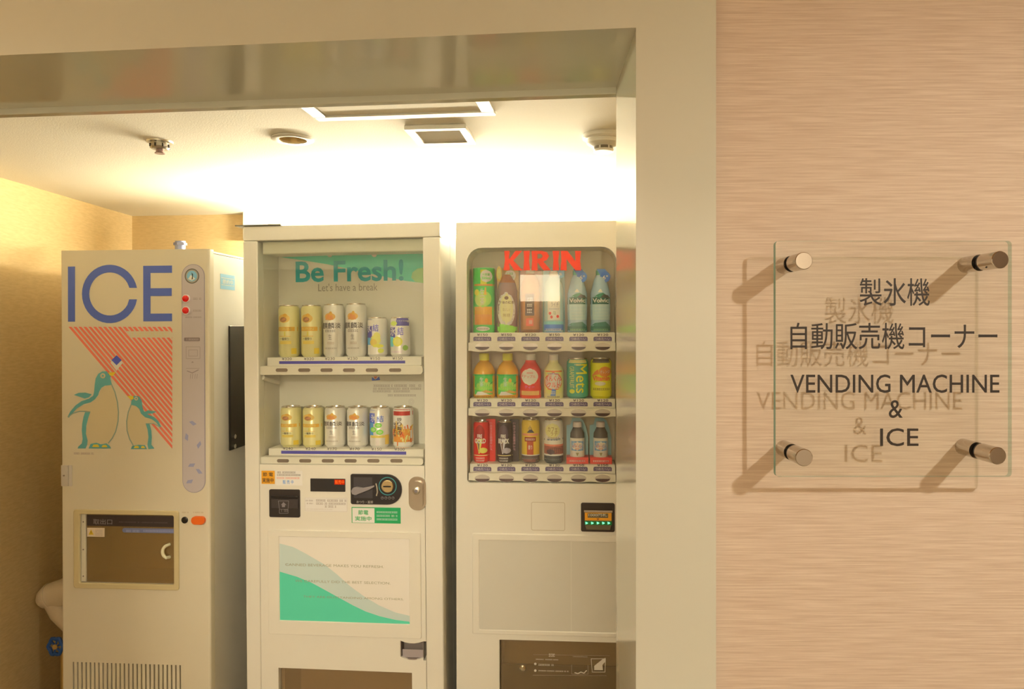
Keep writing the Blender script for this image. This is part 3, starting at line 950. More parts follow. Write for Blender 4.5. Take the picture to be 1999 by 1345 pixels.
# lock
x0, x1, z0, z1 = R(VF, 798, 930, 832, 996)
mb = MB(); mb.prism(rrect(x0, x1, z0, z1, (x1 - x0) * 0.45, 8), -0.004, 0.004, M_STUD); lk = mb.build('lock', vm, bevel=0.0025)
x0, x1, z0, z1 = R(VF, 804, 938, 827, 991)
mb = MB(); mb.prism(rrect(x0, x1, z0, z1, (x1 - x0) * 0.4, 8), -0.014, -0.004, M_STUD); mb.build('lock_handle', lk, bevel=0.004)
xc, zc = VF.L(815, 956)
mb = MB(); mb.lathe([(0.0115, -0.014), (0.0115, -0.019), (0.0095, -0.020), (0, -0.020)], M_STEEL, 24, (xc, 0, zc), 'y'); lcy = mb.build('lock_cylinder', lk)
mb = MB(); mb.lathe([(0.0055, -0.020), (0.0055, -0.0215), (0, -0.0215)], C(120, 104, 84), 16, (xc, 0, zc), 'y'); mb.build('keyway', lcy)
# poster panel in the door
x0, x1, z0, z1 = R(VF, 523, 1034, 823, 1247); i0, i1, j0, j1 = R(VF, 545, 1047, 800, 1218.5)
mb = MB(); mb.ring(rrect(x0, x1, z0, z1, 0.006, 3), rrect(i0, i1, j0, j1, 0.001, 3), -0.003, 0.004, M_WHITE); pfm = mb.build('poster_frame', vm, bevel=0.002)
mb = MB(); mb.box(i0, i1, 0.0005, 0.0022, j0, j1, C(226, 196, 146, 0.5)); pp = mb.build('door_poster', vm, smooth=0)
Z = lambda l: [(460 + a / 4.016, 1010 + b / 4.016) for a, b in l]
up = [(345, 205), (450, 232), (560, 290), (700, 372), (800, 452), (900, 542), (1000, 615), (1120, 688), (1250, 745), (1366, 772)]
lo = [(345, 425), (480, 465), (600, 515), (720, 580), (820, 635), (920, 690), (1020, 738), (1130, 775), (1250, 803), (1366, 818)]


def fit(pts, d):
    return [(min(max(x, i0 + 0.0005), i1 - 0.0005), min(max(z, j0 + 0.0005), j1 - 0.0005)) for x, z in PP(VF, pts, d)]


mb = MB(); mb.poly(fit(Z(up) + Z(lo)[::-1], 0), 0.0001, C(190, 186, 142)); mb.build('pale_wave', pp, smooth=0)
mb = MB(); mb.poly(fit(Z(lo), 0) + [(i1 - 0.0005, j0 + 0.0005), (i0 + 0.0005, j0 + 0.0005)], 0.0001, C(88, 186, 122)); mb.build('green_wave', pp, smooth=0)
mb = MB()
for s_, a, b_, yy in (('CANNED BEVERAGE MAKES YOU REFRESH.', 557, 749, 1099), ('WE CAREFULLY DID THE BEST SELECTION.', 576, 762, 1131), ('THEY ARE OUTSTANDING AMONG OTHERS.', 592, 788, 1162)):
    mb = MB(); tpx(mb, VF, s_, a, yy + 0.5, b_, yy + 10, -0.0004, C(150, 134, 86), -0.006)
    mb.build('lettering', pp, smooth=0)
# coin return and can chute
mb = MB(); mb.box(rx0, rx1, 0.04, 0.0445, rz0, rz1, C(130, 106, 76)); mb.box(rx0, rx0 + 0.002, 0.003, 0.04, rz0, rz1, C(140, 114, 82)); mb.box(rx1 - 0.002, rx1, 0.003, 0.04, rz0, rz1, C(140, 114, 82)); mb.box(rx0, rx1, 0.003, 0.04, rz0, rz0 + 0.002, C(150, 122, 90)); cr_ = mb.build('coin_return', vm, smooth=0)
xm = (rx0 + rx1) / 2; hw = (rx1 - rx0) / 2
mb = MB(); mb.prism([(rx0, rz1)] + [(xm + hw * t_, rz1 - 0.008 * (1 - t_ * t_)) for t_ in (-1, -.6, -.2, .2, .6, 1)] + [(rx1, rz1)], 0.002, 0.012, M_WHITE); mb.build('curved_lip', cr_, smooth=0)
mb = MB(); mb.prism([(rx0, rz0)] + [(xm + hw * t_, rz0 + 0.010 * t_ * t_) for t_ in (-1, -.6, -.2, .2, .6, 1)] + [(rx1, rz0)], 0.002, 0.012, M_WHITE); mb.build('curved_lip', cr_, smooth=0)
mb = MB(); mb.box(rx0 + 0.004, rx1 - 0.002, 0.012, 0.016, rz0 + 0.004, rz0 + 0.030, C(160, 134, 104)); mb.build('coin_flap', cr_, bevel=0.001)
mb = MB(); q0 = C(190, 158, 110)
mb.box(hx0, hx0 + 0.003, DT, 0.18, hz0, hz1, q0); mb.box(hx1 - 0.003, hx1, DT, 0.18, hz0, hz1, q0); mb.box(hx0, hx1, 0.178, 0.182, hz0, hz1, q0); mb.box(hx0, hx1, DT, 0.18, hz1, hz1 + 0.002, q0); mb.box(hx0, hx1, DT, 0.18, hz0 - 0.002, hz0, q0)
ch_ = mb.build('can_chute', vm, smooth=0)
mb = MB(); mb.box(hx0 + 0.004, hx1 - 0.002, 0.016, 0.020, hz0 + 0.01, hz1 - 0.003, M_FLAP); mb.build('chute_flap', vm, smooth=0)

# ================================================================== second vending machine
KF = Frame(Vector((*at_y(1040, VY, 2.37).xy, 0)), math.radians(3.8), -0.002)
km = thing('vending_machine', 'white vending machine with bottled teas and coffee cans beside the pillar', 'vending machine', KF.M)
kx0, kzt = KF.L(889.5, 434.5); kx1 = KF.L(1262, 600)[0]
kzt = (kzt + KF.L(1200, 430.5)[1]) / 2
ax0, ax1, az0, az1 = R(KF, 911, 484, 1204.5, 946)
KR = 0.125
ux0, ux1, uz0, uz1 = R(KF, 975, 1248.5, 1225, 1420)
mb = MB(); bk = KR + 0.02
mb.box(kx0 + 0.006, kx1 - 0.004, bk, 0.70, ZG, kzt - 0.006, M_WHITE)
mb.box(kx0 + 0.006, ax0 - 0.004, 0.045, bk, ZG, kzt - 0.006, M_WHITE); mb.box(ax1 + 0.004, kx1 - 0.004, 0.045, bk, ZG, kzt - 0.006, M_WHITE)
mb.box(ax0 - 0.004, ax1 + 0.004, 0.045, bk, az1 + 0.004, kzt - 0.006, M_WHITE); mb.box(ax0 - 0.004, ax1 + 0.004, 0.045, bk, uz1 + 0.02, az0 - 0.004, M_WHITE); mb.box(ax0 - 0.004, ax1 + 0.004, 0.045, bk, ZG, uz0 - 0.02, M_WHITE)
mb.build('cabinet', km, bevel=0.004)
mb = MB(); mb.box(kx0 + 0.03, kx1 - 0.03, 0.06, 0.65, 0, ZG, M_DARK); mb.build('plinth', km)
# door: upper plate with the rounded window, lower plates round the chute
rC = 0.050
zsplit = KF.L(1000, 972)[1]
mb = MB()
mb.ring(rrect(kx0, kx1, zsplit, kzt, 0.003, 6), rrect(ax0, ax1, az0, az1, (rC, rC, 0.012, 0.012), 6), 0, DT, M_WHITE)
mb.build('window_surround', km, smooth=0)
mb = MB()
mb.box(kx0, kx1, 0, DT, uz1, zsplit, M_WHITE); mb.box(kx0, ux0, 0, DT, ZG, uz1, M_WHITE); mb.box(ux1, kx1, 0, DT, ZG, uz1, M_WHITE); mb.box(ux0, ux1, 0, DT, ZG, uz0, M_WHITE)
mb.build('door_panel', km, smooth=0)
mb = MB()
M_KC = principled('display_case_tan', (0.86, 0.77, 0.62), 0.5)
lpw = rrect(ax0, ax1, az0, az1, (rC, rC, 0.012, 0.012), 6)
mb.prism(lpw, DT, KR, M_KC, cap=False); mb.box(ax0 - 0.002, ax1 + 0.002, KR, KR + 0.004, az0 - 0.002, az1 + 0.002, M_KC)
mb.build('display_case', km, smooth=0)
mb = MB(); mb.prism(rrect(ax0 + 0.0015, ax1 - 0.0015, az0 + 0.0015, az1 - 0.0015, (rC, rC, 0.01, 0.01), 6), 0.006, 0.010, M_GLASS); gp = mb.build('glass_pane', km, smooth=0)
# red brand lettering on the glass
mb = MB(); mr = C(226, 58, 26, 0.4)
Z8 = lambda l: [(900 + a / 6.403, 480 + b / 6.403) for a, b in l]
LET = [[(540, 62), (608, 62), (600, 168), (680, 62), (765, 62), (655, 182), (770, 306), (665, 306), (602, 210), (610, 306), (530, 306), (548, 182)],
       [(782, 62), (860, 62), (850, 182), (862, 306), (778, 306), (788, 182)],
       [(880, 62), (958, 62), (955, 182), (958, 306), (880, 306), (890, 182)],
       [(958, 62), (1010, 62), (1075, 80), (1100, 125), (1075, 175), (1030, 195), (956, 205), (956, 160), (1000, 155), (1022, 128), (1000, 100), (957, 100)],
       [(956, 205), (1030, 195), (1125, 306), (1030, 306), (958, 210)],
       [(1145, 62), (1228, 62), (1216, 182), (1228, 306), (1145, 306), (1155, 182)],
       [(1248, 62), (1330, 62), (1430, 190), (1425, 62), (1500, 62), (1490, 182), (1502, 306), (1430, 306), (1318, 165), (1322, 306), (1240, 306), (1254, 182)]]
for l in LET:
    mb.prism(PP(KF, Z8(l), 0.0055), 0.0050, 0.0058, mr)
lt = mb.build('lettering', gp, smooth=0)

M_BTNK = D(176, 150, 112, 0.25, 0.3)
M_BTND = D(70, 48, 38, 0.25)
M_PILL = D(84, 64, 74)


def v3_row(ystrip, yprice, ypill, ybar0, ybar1, yoval, prices, cany, cand, lab):
    xs = [941.6, 988.5, 1035.5, 1082.3, 1129.3, 1176.5]
    zt_ = KF.L(1050, cany, cand)[1]
    a = R(KF, 914, ystrip[0], 1203, ystrip[1], 0.035)
    mb = MB(); mb.box(ax0 + 0.004, ax1 - 0.003, 0.035, KR - 0.001, a[2], zt_, M_CASE); tray = mb.build('tray', km, bevel=0.002)
    mb = MB(); d = 0.035 - e
    for px, s_ in zip(xs, prices):
        x_, z_ = KF.L(px, yprice, 0.035)
        mb.text(s_, x_ - 0.0185, x_ + 0.0185, z_ - 0.0042, z_ + 0.0042, d, M_PRICE, 0.02)
        x_, z_ = KF.L(px, ypill, 0.035)
        hw = 0.0305; hh = 0.0072
        mb.poly(rrect(x_ - hw, x_ + hw, z_ - hh, z_ + hh, (0.005, 0.005, 0.001, 0.001), 4), d, M_PILL)
        mb.text('つめた～い', x_ - hw * 0.82, x_ + hw * 0.82, z_ - hh * 0.62, z_ + hh * 0.62, d - e, D(196, 168, 150))
    mb.build('price_strip', tray, smooth=0)
    x0, x1, z0, z1 = R(KF, 913, ybar0, 1206, ybar1, 0.012)
    x1 = min(x1, ax1 - 0.003); x0 = max(x0, ax0 + 0.003)
    # rail with a wavy edge
    top = []; bot = []
    N = 60
    for k in range(N + 1):
        x_ = x0 + (x1 - x0) * k / N
        wv = 0.0016 * math.cos(2 * PI * (k / N * 6 - 0.5))
        top.append((x_, z1 + wv - 0.0016)); bot.append((x_, z0 - wv + 0.0016))
    mb = MB(); mb.prism(bot + top[::-1], 0.013, 0.034, M_CASE); rail = mb.build('button_rail', km, smooth=50, bevel=0.003)
    for px in xs:
        x_, z_ = KF.L(px, yoval, 0.013)
        mb = MB(); lp_ = ell(x_, z_, 0.0255, 0.0125, 28)
        mb.prism(lp_, 0.0115, 0.016, M_BTNK)
        b_ = mb.build('button', rail, bevel=0.0008)
        lo_ = [(x_ + 0.0235 * math.cos(t_), z_ - 0.001 + 0.0105 * math.sin(t_)) for t_ in [PI + PI * k / 12 for k in range(13)]]
        mb = MB(); mb.poly(lo_, 0.0113, M_BTND); mb.build('button_window', b_, smooth=0)
    return zt_


KD = 0.078
u1 = v3_row((650, 669), 653.5, 661.5, 667, 687, 676.5, ['¥150', '¥150', '¥120', '¥150', '¥120', '¥120'], 649, KD, 1)
u2 = v3_row((776, 797), 781.5, 789, 795, 815, 806, ['¥120'] * 6, 776, KD, 2)
u3 = v3_row((903, 925), 908, 915.5, 922, 943, 934, ['¥120', '¥120', '¥120', '¥120', '¥150', '¥150'], 902, KD, 3)
H1 = 'drinks on the top row of the bottle machine'
H2 = 'drinks on the middle row of the bottle machine'
H3 = 'drinks on the bottom row of the bottle machine'
WHT = D(232, 214, 166); GRN = D(70, 160, 54); YEL = D(226, 196, 34); TEA = D(206, 134, 22, 0.2); RED = D(206, 46, 26)


def no(p):
    pass


PET = [(.86, 0), (.92, .02), (.92, .70), (.80, .80), (.50, .90), (.34, .93), (.34, .97)]
# 1 green tea pack
c = can(KF, 'tea_bottle', 'green tea dummy with a white round badge, leftmost on the top row', 'bottle', H1, 945, 524, 649, 42, KD, GRN, no, u1)
xx, zb_, r_, h_ = place(KF, 945, 524, 649, 42, KD)
for ch in [k for k in c.children]:
    bpy.data.objects.remove(ch)
prf = [(r_ * .98, 0), (r_, .004), (r_, h_ - .004), (r_ * .98, h_)]
mb = MB(); mb.lathe(prf, GRN, 32); mb.build('body', c)
p = Print(h_, prof_r(prf))
p.rect(-.97, .97, .27, .40, TEA); p.rect(-.97, .97, .12, .28, D(196, 120, 20)); p.rect(-.2, .35, .74, .97, D(190, 190, 40)); p.rect(-.8, .97, .72, .75, D(196, 120, 40))
p.ell(0, .52, .75, .13, D(150, 196, 60)); p.ell(-.2, .5, .5, .1, D(176, 206, 70)); p.ell(-.55, .62, .22, .05, YEL); p.tri([(.1, .58), (.35, .58), (.3, .7), (.2, .7)], D(226, 150, 40))
p.text('生', -.25, .15, .56, .68, WHT, .01); p.text('茶', -.25, .15, .42, .54, WHT, .01)
p.ell(.3, .87, .52, .095, WHT); p.text('大容量', -.05, .62, .875, .915, GRN, .03); p.text('555ml', -.08, .66, .82, .86, GRN, .03)
p.ell(.0, .06, .6, .035, WHT); p.greek(-.5, .5, .045, .07, D(90, 90, 60), 4, 8)
p.mb.build('print', c, smooth=0)


def d_milktea(p):
    p.ell(-.05, .38, .86, .30, D(196, 172, 140)); p.ell(.0, .40, .62, .26, D(214, 192, 104)); p.ell(0, .58, .2, .03, D(110, 74, 40))
    p.text('午後の紅茶', -.72, .72, .48, .53, D(96, 60, 34), .03); p.text('おいしい', -.35, .35, .36, .41, D(150, 120, 50)); p.text('無糖', -.35, .35, .26, .32, D(150, 120, 50))
    p.rect(-.97, .97, .0, .10, D(130, 196, 44)); p.tri([(-.97, .10), (.97, .07), (.97, .10), (-.97, .16)], D(130, 196, 44))


b = bottle(KF, 'tea_bottle', 'brown tea bottle with a round beige badge and green base on the top row', H1, 990.5, 534, 649, 42, KD, [(.9, 0), (.94, .02), (.94, .70), (.75, .84), (.5, .94), (.34, .98)], [D(130, 92, 70, .2)] * 3 + [D(146, 78, 26, .2)] * 3, None, d_milktea, u1)
xx, zb_, r_, h_ = place(KF, 990.5, 522, 649, 43, KD)
card(b, r_, h_, r_ * .55, D(206, 150, 70))
p = Print(h_, None, flat=(r_, r_ * -0.2)); p.ell(.28, .87, .5, .09, WHT); p.greek(.0, .55, .885, .915, D(90, 140, 40), 3, 4); p.text('500ml', -.02, .58, .83, .87, D(90, 140, 40)); p.ell(-.72, .9, .26, .12, D(236, 150, 44)); p.ell(-.72, .9, .18, .085, D(240, 180, 80))
p.mb.build('badge', b, smooth=0)


def d_coffee(p):
    p.rect(-.5, .45, .26, .60, D(70, 48, 40)); p.greek(-.35, .35, .48, .54, D(190, 160, 130), 6, 3); p.greek(-.3, .25, .40, .44, D(196, 170, 140), 7, 5); p.greek(-.3, .25, .30, .36, D(196, 170, 140), 9, 3); p.rect(-.4, .35, .10, .22, D(220, 84, 50)); p.rect(-.1, .25, .13, .19, D(240, 130, 90)); p.rect(-.97, .97, 0, .045, D(120, 70, 30))


b = bottle(KF, 'coffee_bottle', 'amber bottle with a dark label beside the pale blue bottle on the top row', H1, 1035.5, 524, 649, 40, KD, PET, [D(170, 104, 50, .2)] * 6, (.42, .90, 1.0, D(226, 190, 150)), d_coffee, u1)
xx, zb_, r_, h_ = place(KF, 1035.5, 522, 649, 42, KD)
card(b, r_, h_, r_ * .9, D(186, 130, 92))


def d_lychee(p):
    p.rect(-.6, .66, .20, .60, D(218, 206, 176)); p.text('ソルティ', -.5, .6, .50, .57, D(110, 100, 90), .01); p.text('ライチ', -.25, .5, .42, .49, D(110, 100, 90), .01); p.greek(-.45, .55, .37, .39, D(150, 140, 120), 3, 8)
    for a_, b_ in ((-.2, .25), (.42, .26), (-.35, .31)):
        p.ell(a_, b_, .13, .025, D(190, 50, 36))
    p.text('塩', -.05, .25, .29, .35, D(130, 130, 80)); p.rect(-.97, .97, 0, .13, D(62, 100, 180)); p.rect(-.97, .97, .13, .18, D(110, 160, 200)); p.greek(-.8, .8, .03, .06, D(200, 190, 200), 6, 9)


b = bottle(KF, 'soft_drink_bottle', 'pale blue bottle with a white label and red fruit on the top row', H1, 1081, 530, 649, 41, KD, PET, [D(150, 164, 174, .2)] * 6, (.42, .91, 1.0, D(220, 216, 200)), d_lychee, u1)
xx, zb_, r_, h_ = place(KF, 1081, 521, 649, 43, KD)
card(b, r_, h_, r_ * .9, D(120, 160, 196))
p = Print(h_, None, flat=(r_, -r_ * .1)); p.ell(.62, .89, .36, .07, D(66, 130, 206)); p.text('塩', .5, .75, .87, .91, D(190, 214, 230)); p.mb.build('badge', b, smooth=0)


def d_water(p):
    p.rect(-.97, .97, .45, .56, D(46, 84, 60)); p.tri([(-.9, .56), (.9, .56), (.25, .63), (-.1, .62)], D(58, 110, 70)); p.tri([(.0, .56), (.95, .54), (.75, .59), (.3, .61)], D(80, 70, 56))
    p.text('Volvic', -.80, .78, .475, .545, D(230, 230, 214), .03); p.rect(-.97, .97, .20, .45, D(164, 166, 164)); p.tri([(-.3, .64), (.2, .64), (.05, .69), (-.1, .69)], D(226, 206, 176))
    for k in range(4):
        p.rect(-.6, .75, .24 + k * .05, .243 + k * .05, D(120, 150, 160), 1)
    p.rect(-.97, .97, 0, .10, D(60, 96, 66)); p.tri([(-.97, .10), (.97, .10), (.5, .17), (-.6, .15)], D(70, 106, 76)); p.greek(-.7, .75, .03, .055, D(130, 150, 90), 5, 9)


for k, (px, lb) in enumerate(((1127, 'clear water bottle with a blue tag, beside the pale blue bottle on the top row'), (1172, 'clear water bottle with a blue tag, rightmost on the top row by the pillar'))):
    b = bottle(KF, 'water_bottle', lb, H1, px, 528, 649, 41, KD, [(.86, 0), (.94, .02), (.90, .2), (.94, .3), (.94, .62), (.6, .85), (.36, .94), (.36, .97)], [D(150, 156, 160, .15)] * 7, (.42, .92, 1.0, D(90, 140, 90)), d_water, u1)
    xx, zb_, r_, h_ = place(KF, px, 521, 649, 43, KD)
    p = Print(h_, None, flat=(r_, -r_ * .45)); p.tri([(-.35, .96), (.4, .96), (.9, .86), (.2, .80)], D(66, 104, 180)); p.ell(.42, .84, .46, .085, D(48, 92, 180)); p.text('6°', .2, .68, .80, .865, D(220, 206, 196), .02)
    p.mb.build('tag', b, smooth=0)


def d_nama(p):
    p.rect(-.985, .985, .0, .535, GRN, 6); p.ell(.1, .28, .7, .10, D(150, 200, 60)); p.ell(0, .22, .8, .06, D(120, 186, 50)); p.tri([(-.3, .14), (.9, .10), (.9, .14), (.2, .19)], D(186, 130, 50)); p.tri([(-.7, .06), (.6, .08), (-.1, .15), (-.5, .15)], D(216, 200, 150))
    p.text('生', -.3, .05, .37, .47, WHT, .02); p.text('茶', -.3, .05, .26, .36, D(170, 196, 130), .02); p.ell(.3, .40, .14, .05, D(226, 150, 40)); p.tri([(.55, .3), (.7, .32), (.9, .37), (.7, .36)], D(40, 120, 40)); p.greek(-.75, .75, .02, .045, D(110, 70, 50), 3, 9)
    p.rect(-.985, .985, .50, .535, D(44, 146, 54), 1)


NAMA = [(.92, 0), (.99, .03), (.99, .54), (.95, .62), (.78, .72), (.52, .80), (.42, .82), (.42, .86)]
for px, lb in ((945.5, 'small green tea bottle with a yellow cap, leftmost on the middle row'), (991, 'small green tea bottle with a yellow cap beside the red bottle on the middle row')):
    bottle(KF, 'tea_bottle', lb, H2, px, 690, 776, 43, KD, NAMA, [TEA] * 7, (.46, .84, 1.0, YEL), d_nama, u2)


def d_apple(p):
    p.ell(-.05, .49, .78, .19, D(226, 190, 140)); p.text('アップル', -.6, .5, .46, .53, D(196, 90, 70), .02); p.greek(-.3, .3, .56, .59, RED, 4, 5); p.text('ティー', -.5, .4, .22, .29, D(196, 80, 110), .02); p.rect(-.98, .98, .07, .17, D(226, 140, 60)); p.rect(-.98, .98, 0, .06, D(200, 60, 26))


bottle(KF, 'juice_bottle', 'red juice bottle with a white cap on the middle row', H2, 1036, 691, 776, 42, KD, [(.96, 0), (.99, .03), (.99, .25), (.92, .36), (.99, .5), (.97, .64), (.6, .78), (.48, .83), (.48, .86)], [D(200, 40, 26, .2)] * 8, (.46, .83, 1.0, D(228, 200, 150)), d_apple, u2)


def d_kun(p):
    p.rect(-.985, .985, .0, .64, D(236, 176, 80), 4); p.rect(-.985, .985, .60, .63, D(230, 96, 40), 1); p.ell(-.02, .38, .84, .22, D(222, 70, 36)); p.ell(-.02, .38, .76, .195, D(240, 206, 150)); p.text('くんくん', -.78, .76, .40, .52, RED, .04); p.text('クルト', -.6, .6, .25, .37, RED, .04); p.tri([(-.3, .06), (.2, .06), (.25, .2), (-.15, .22)], D(84, 110, 160)); p.greek(-.25, .2, .10, .16, D(200, 210, 220), 7, 3); p.greek(-.6, .6, .02, .05, D(110, 90, 90), 4, 8); p.greek(-.6, .5, .55, .58, D(120, 130, 150), 6, 8)


bottle(KF, 'juice_bottle', 'orange yogurt drink bottle with a white cap and red round logo on the middle row', H2, 1081, 691, 776, 39, KD, [(.96, 0), (.99, .03), (.99, .64), (.85, .70), (.5, .80), (.46, .82), (.46, .86)], [D(232, 180, 100, .3)] * 6, (.46, .82, 1.0, D(226, 206, 160)), d_kun, u2)


def d_mets(p):
    p.rect(-.985, .985, .885, .965, D(222, 186, 90)); p.text('Mets', -.15, .85, .14, .86, D(226, 206, 30), .014, True); p.text('GRAPEFRUIT', -.72, -.32, .26, .80, D(206, 196, 80), 0, True); p.ell(-.5, .18, .24, .055, D(190, 180, 40)); p.greek(-.3, .3, .83, .86, D(190, 196, 130), 4, 6)


can(KF, 'soda_can', 'green soda can with yellow slanted lettering on the middle row', 'can', H2, 1127.5, 698, 775.5, 42, KD, D(64, 132, 88), d_mets, u2)


def d_vit(p):
    p.rect(-.985, .985, .88, .98, D(104, 86, 60)); p.ell(.35, .66, .58, .13, D(230, 116, 44)); p.text('オレンジ', -.1, .78, .62, .70, D(240, 200, 120), .03); p.text('Vitamin', -.82, .78, .44, .56, D(222, 90, 40), .04); p.tri([(-.85, .56), (-.2, .60), (-.3, .72), (-.6, .66)], D(230, 110, 44)); p.greek(-.75, .8, .21, .26, D(120, 100, 40), 4, 9); p.ell(-.1, .37, .5, .05, D(240, 220, 120))


can(KF, 'soda_can', 'yellow vitamin drink can with a dark top band on the middle row', 'can', H2, 1173, 697, 775.5, 41, KD, D(234, 200, 34), d_vit, u2)


# bottom row
def fire(word, base, hi, txt):
    def f(p):
        p.rect(-.97, .97, 0, .17, base); p.rect(-.97, .97, .17, .19, D(216, 170, 90), 1); p.ell(-.1, .7, .6, .22, hi); p.tri([(-.58, .58), (.25, .58), (-.12, .22), (-.22, .22)], txt); p.tri([(-.42, .52), (-.1, .52), (-.16, .26), (-.20, .26)], D(110, 80, 56))
        p.text('FIRE', -.4, .2, .60, .69, D(226, 196, 150), .03); p.text(word, -.72, .62, .47, .59, D(236, 206, 130), .04)
        p.ell(.3, .30, .5, .07, D(226, 170, 60) if word == 'GOLD' else D(150, 130, 110)); p.greek(-.6, .5, .10, .13, D(236, 206, 170), 3, 8); p.greek(-.6, .5, .03, .07, D(236, 206, 170), 5, 7)
    return f


for word, px, base, hi, txt, lb in (('GOLD', 940, D(196, 34, 22), D(150, 30, 20), D(236, 180, 60), 'red and gold coffee can with a red card, leftmost on the bottom row'),
                                   ('BLACK', 985.5, D(52, 36, 30), D(80, 56, 50), D(180, 160, 130), 'black coffee can with a dark card on the bottom row')):
    t = can(KF, 'coffee_can', lb, 'can', H3, px, 822, 902, 31, KD, base, fire(word, base, hi, txt), u3)
    xx, zb_, r_, h_ = place(KF, px, 819, 902, 31, KD)
    mb = MB(); mb.prism(rrect(r_ * .55, r_ * 1.75, 0, h_, .004, 3), r_ * .2, r_ * .2 + .0015, base); cd = mb.build('display_card', t, smooth=0)
    mb = MB(); vs_, fs = text2d('こだわりの焙煎仕上げ', .02)
    mb.add([(r_ * 1.18 + r_ * .26 * (v - .5) * 2 * .6, r_ * .2 - .0004 - .00004 * l, h_ * (.92 - .66 * u)) for u, v, l in vs_], fs, D(206, 130, 110)); mb.build('print', cd, smooth=0)


def d_tasty(p):
    p.text('小', -.22, .18, .74, .86, D(70, 56, 40), .04); p.tri([(-.35, .70), (.45, .70), (.2, .77), (-.1, .77)], D(60, 54, 50)); p.rect(-.97, .97, .63, .68, D(222, 120, 70), 1); p.rect(-.6, .6, .50, .60, D(140, 50, 26)); p.greek(-.5, .5, .53, .57, WHT, 4, 7); p.rect(-.35, .35, .2, .5, D(166, 66, 30)); p.text('香り', -.22, .22, .32, .42, D(230, 196, 130), .02)
    p.rect(-.97, .97, 0, .19, D(90, 70, 52)); p.rect(-.9, .75, .02, .11, D(222, 196, 140), 1); p.greek(-.75, .6, .04, .085, D(190, 90, 60), 6, 8); p.rect(-.97, .97, .18, .2, WHT, 1)


can(KF, 'coffee_can', 'yellow and brown coffee can beside the black can on the bottom row', 'can', H3, 1036, 817, 902, 35, KD, D(216, 152, 40), d_tasty, u3)


def d_latte(p):
    p.ell(-.1, .75, .75, .17, D(226, 190, 96)); p.text('カフェ', -.6, .4, .73, .84, D(150, 110, 50), .02); p.text('ラテ', -.3, .4, .64, .72, D(150, 110, 50), .02); p.greek(-.6, .6, .57, .61, D(150, 120, 70), 5, 8); p.tri([(-.97, .52), (.97, .54), (.97, .58), (-.97, .56)], D(70, 84, 80)); p.greek(-.7, .7, .525, .56, WHT, 8, 8)
    p.rect(-.97, .97, .22, .44, D(150, 80, 54)); p.ell(.1, .30, .8, .08, D(110, 66, 48)); p.ell(-.3, .27, .4, .06, D(84, 60, 50)); p.rect(-.97, .97, .40, .44, D(206, 110, 70), 1); p.rect(-.97, .97, .18, .21, WHT, 1); p.rect(-.97, .97, 0, .18, D(70, 66, 54)); p.rect(-.9, .8, .02, .11, D(196, 186, 140), 1); p.greek(-.75, .65, .04, .09, D(90, 90, 70), 6, 8)


can(KF, 'coffee_can', 'cream and brown latte can beside the small brown bottles on the bottom row', 'can', H3, 1081, 817, 902, 37, KD, D(216, 196, 130), d_latte, u3)


def d_tonic(p):
    p.rect(-.97, .97, .0, .55, D(214, 196, 150), 3); p.rect(-.85, .85, .25, .50, D(76, 124, 176)); p.ell(0, .375, .82, .115, D(236, 216, 170)); p.text('キリン', -.45, .45, .40, .45, D(224, 96, 60), .03); p.text('ビタミン', -.62, .62, .335, .395, D(224, 80, 50), .04); p.greek(-.3, .3, .28, .32, D(224, 96, 60), 4, 3); p.line if False else None
    p.tri([(-.2, .20), (-.05, .12), (.05, .12), (.2, .20)], D(140, 120, 70)); p.greek(-.5, .5, .04, .07, D(190, 160, 120), 5, 7)


for px, lb in ((1127, 'small brown tonic bottle on a blue card beside the latte can'), (1172.5, 'small brown tonic bottle on a blue card, rightmost on the bottom row')):
    xx, zb_, r_, h_ = place(KF, px, 820, 902, 44, KD)
    b = bottle(KF, 'tonic_bottle', lb, H3, px, 823, 896, 28, KD, [(.9, 0), (1, .04), (1, .58), (.96, .70), (.6, .84), (.52, .88)], [D(214, 196, 150)] * 2 + [D(92, 78, 60, .15)] * 3, (.6, .86, 1.0, D(226, 170, 130)), d_tonic, None)
    mb = MB(); mb.prism([(-r_ * .95, -.006), (r_ * .98, -.006), (r_ * .98, h_ * .5), (r_ * .8, h_ * .72), (r_ * .55, h_ * .9), (r_ * .25, h_ * .96), (-r_ * .45, h_ * .96), (-r_ * .6, h_ * .8), (-r_ * .95, h_ * .78)], r_ * .62, r_ * .62 + .0015, D(142, 160, 174)); cd = mb.build('display_card', b, smooth=0)
    q0 = -place(KF, px, 820, 902, 44, KD)[3] * 0 - (b.matrix_world.translation.z - (KF.M @ Vector((xx, KD, u3))).z)
    mb = MB(); mb.box(-r_ * .96, r_ * .98, -r_ * .66, r_ * .6, q0, q0 + h_ * .155, D(222, 66, 46)); st = mb.build('card_base', b, bevel=.001)
    pr_ = Print(h_, None, flat=(r_, -r_ * .66)); pr_.greek(-.7, .7, (q0 / h_) + .05, (q0 / h_) + .085, D(240, 190, 160), 5, 9); pr_.mb.build('print', st, smooth=0)

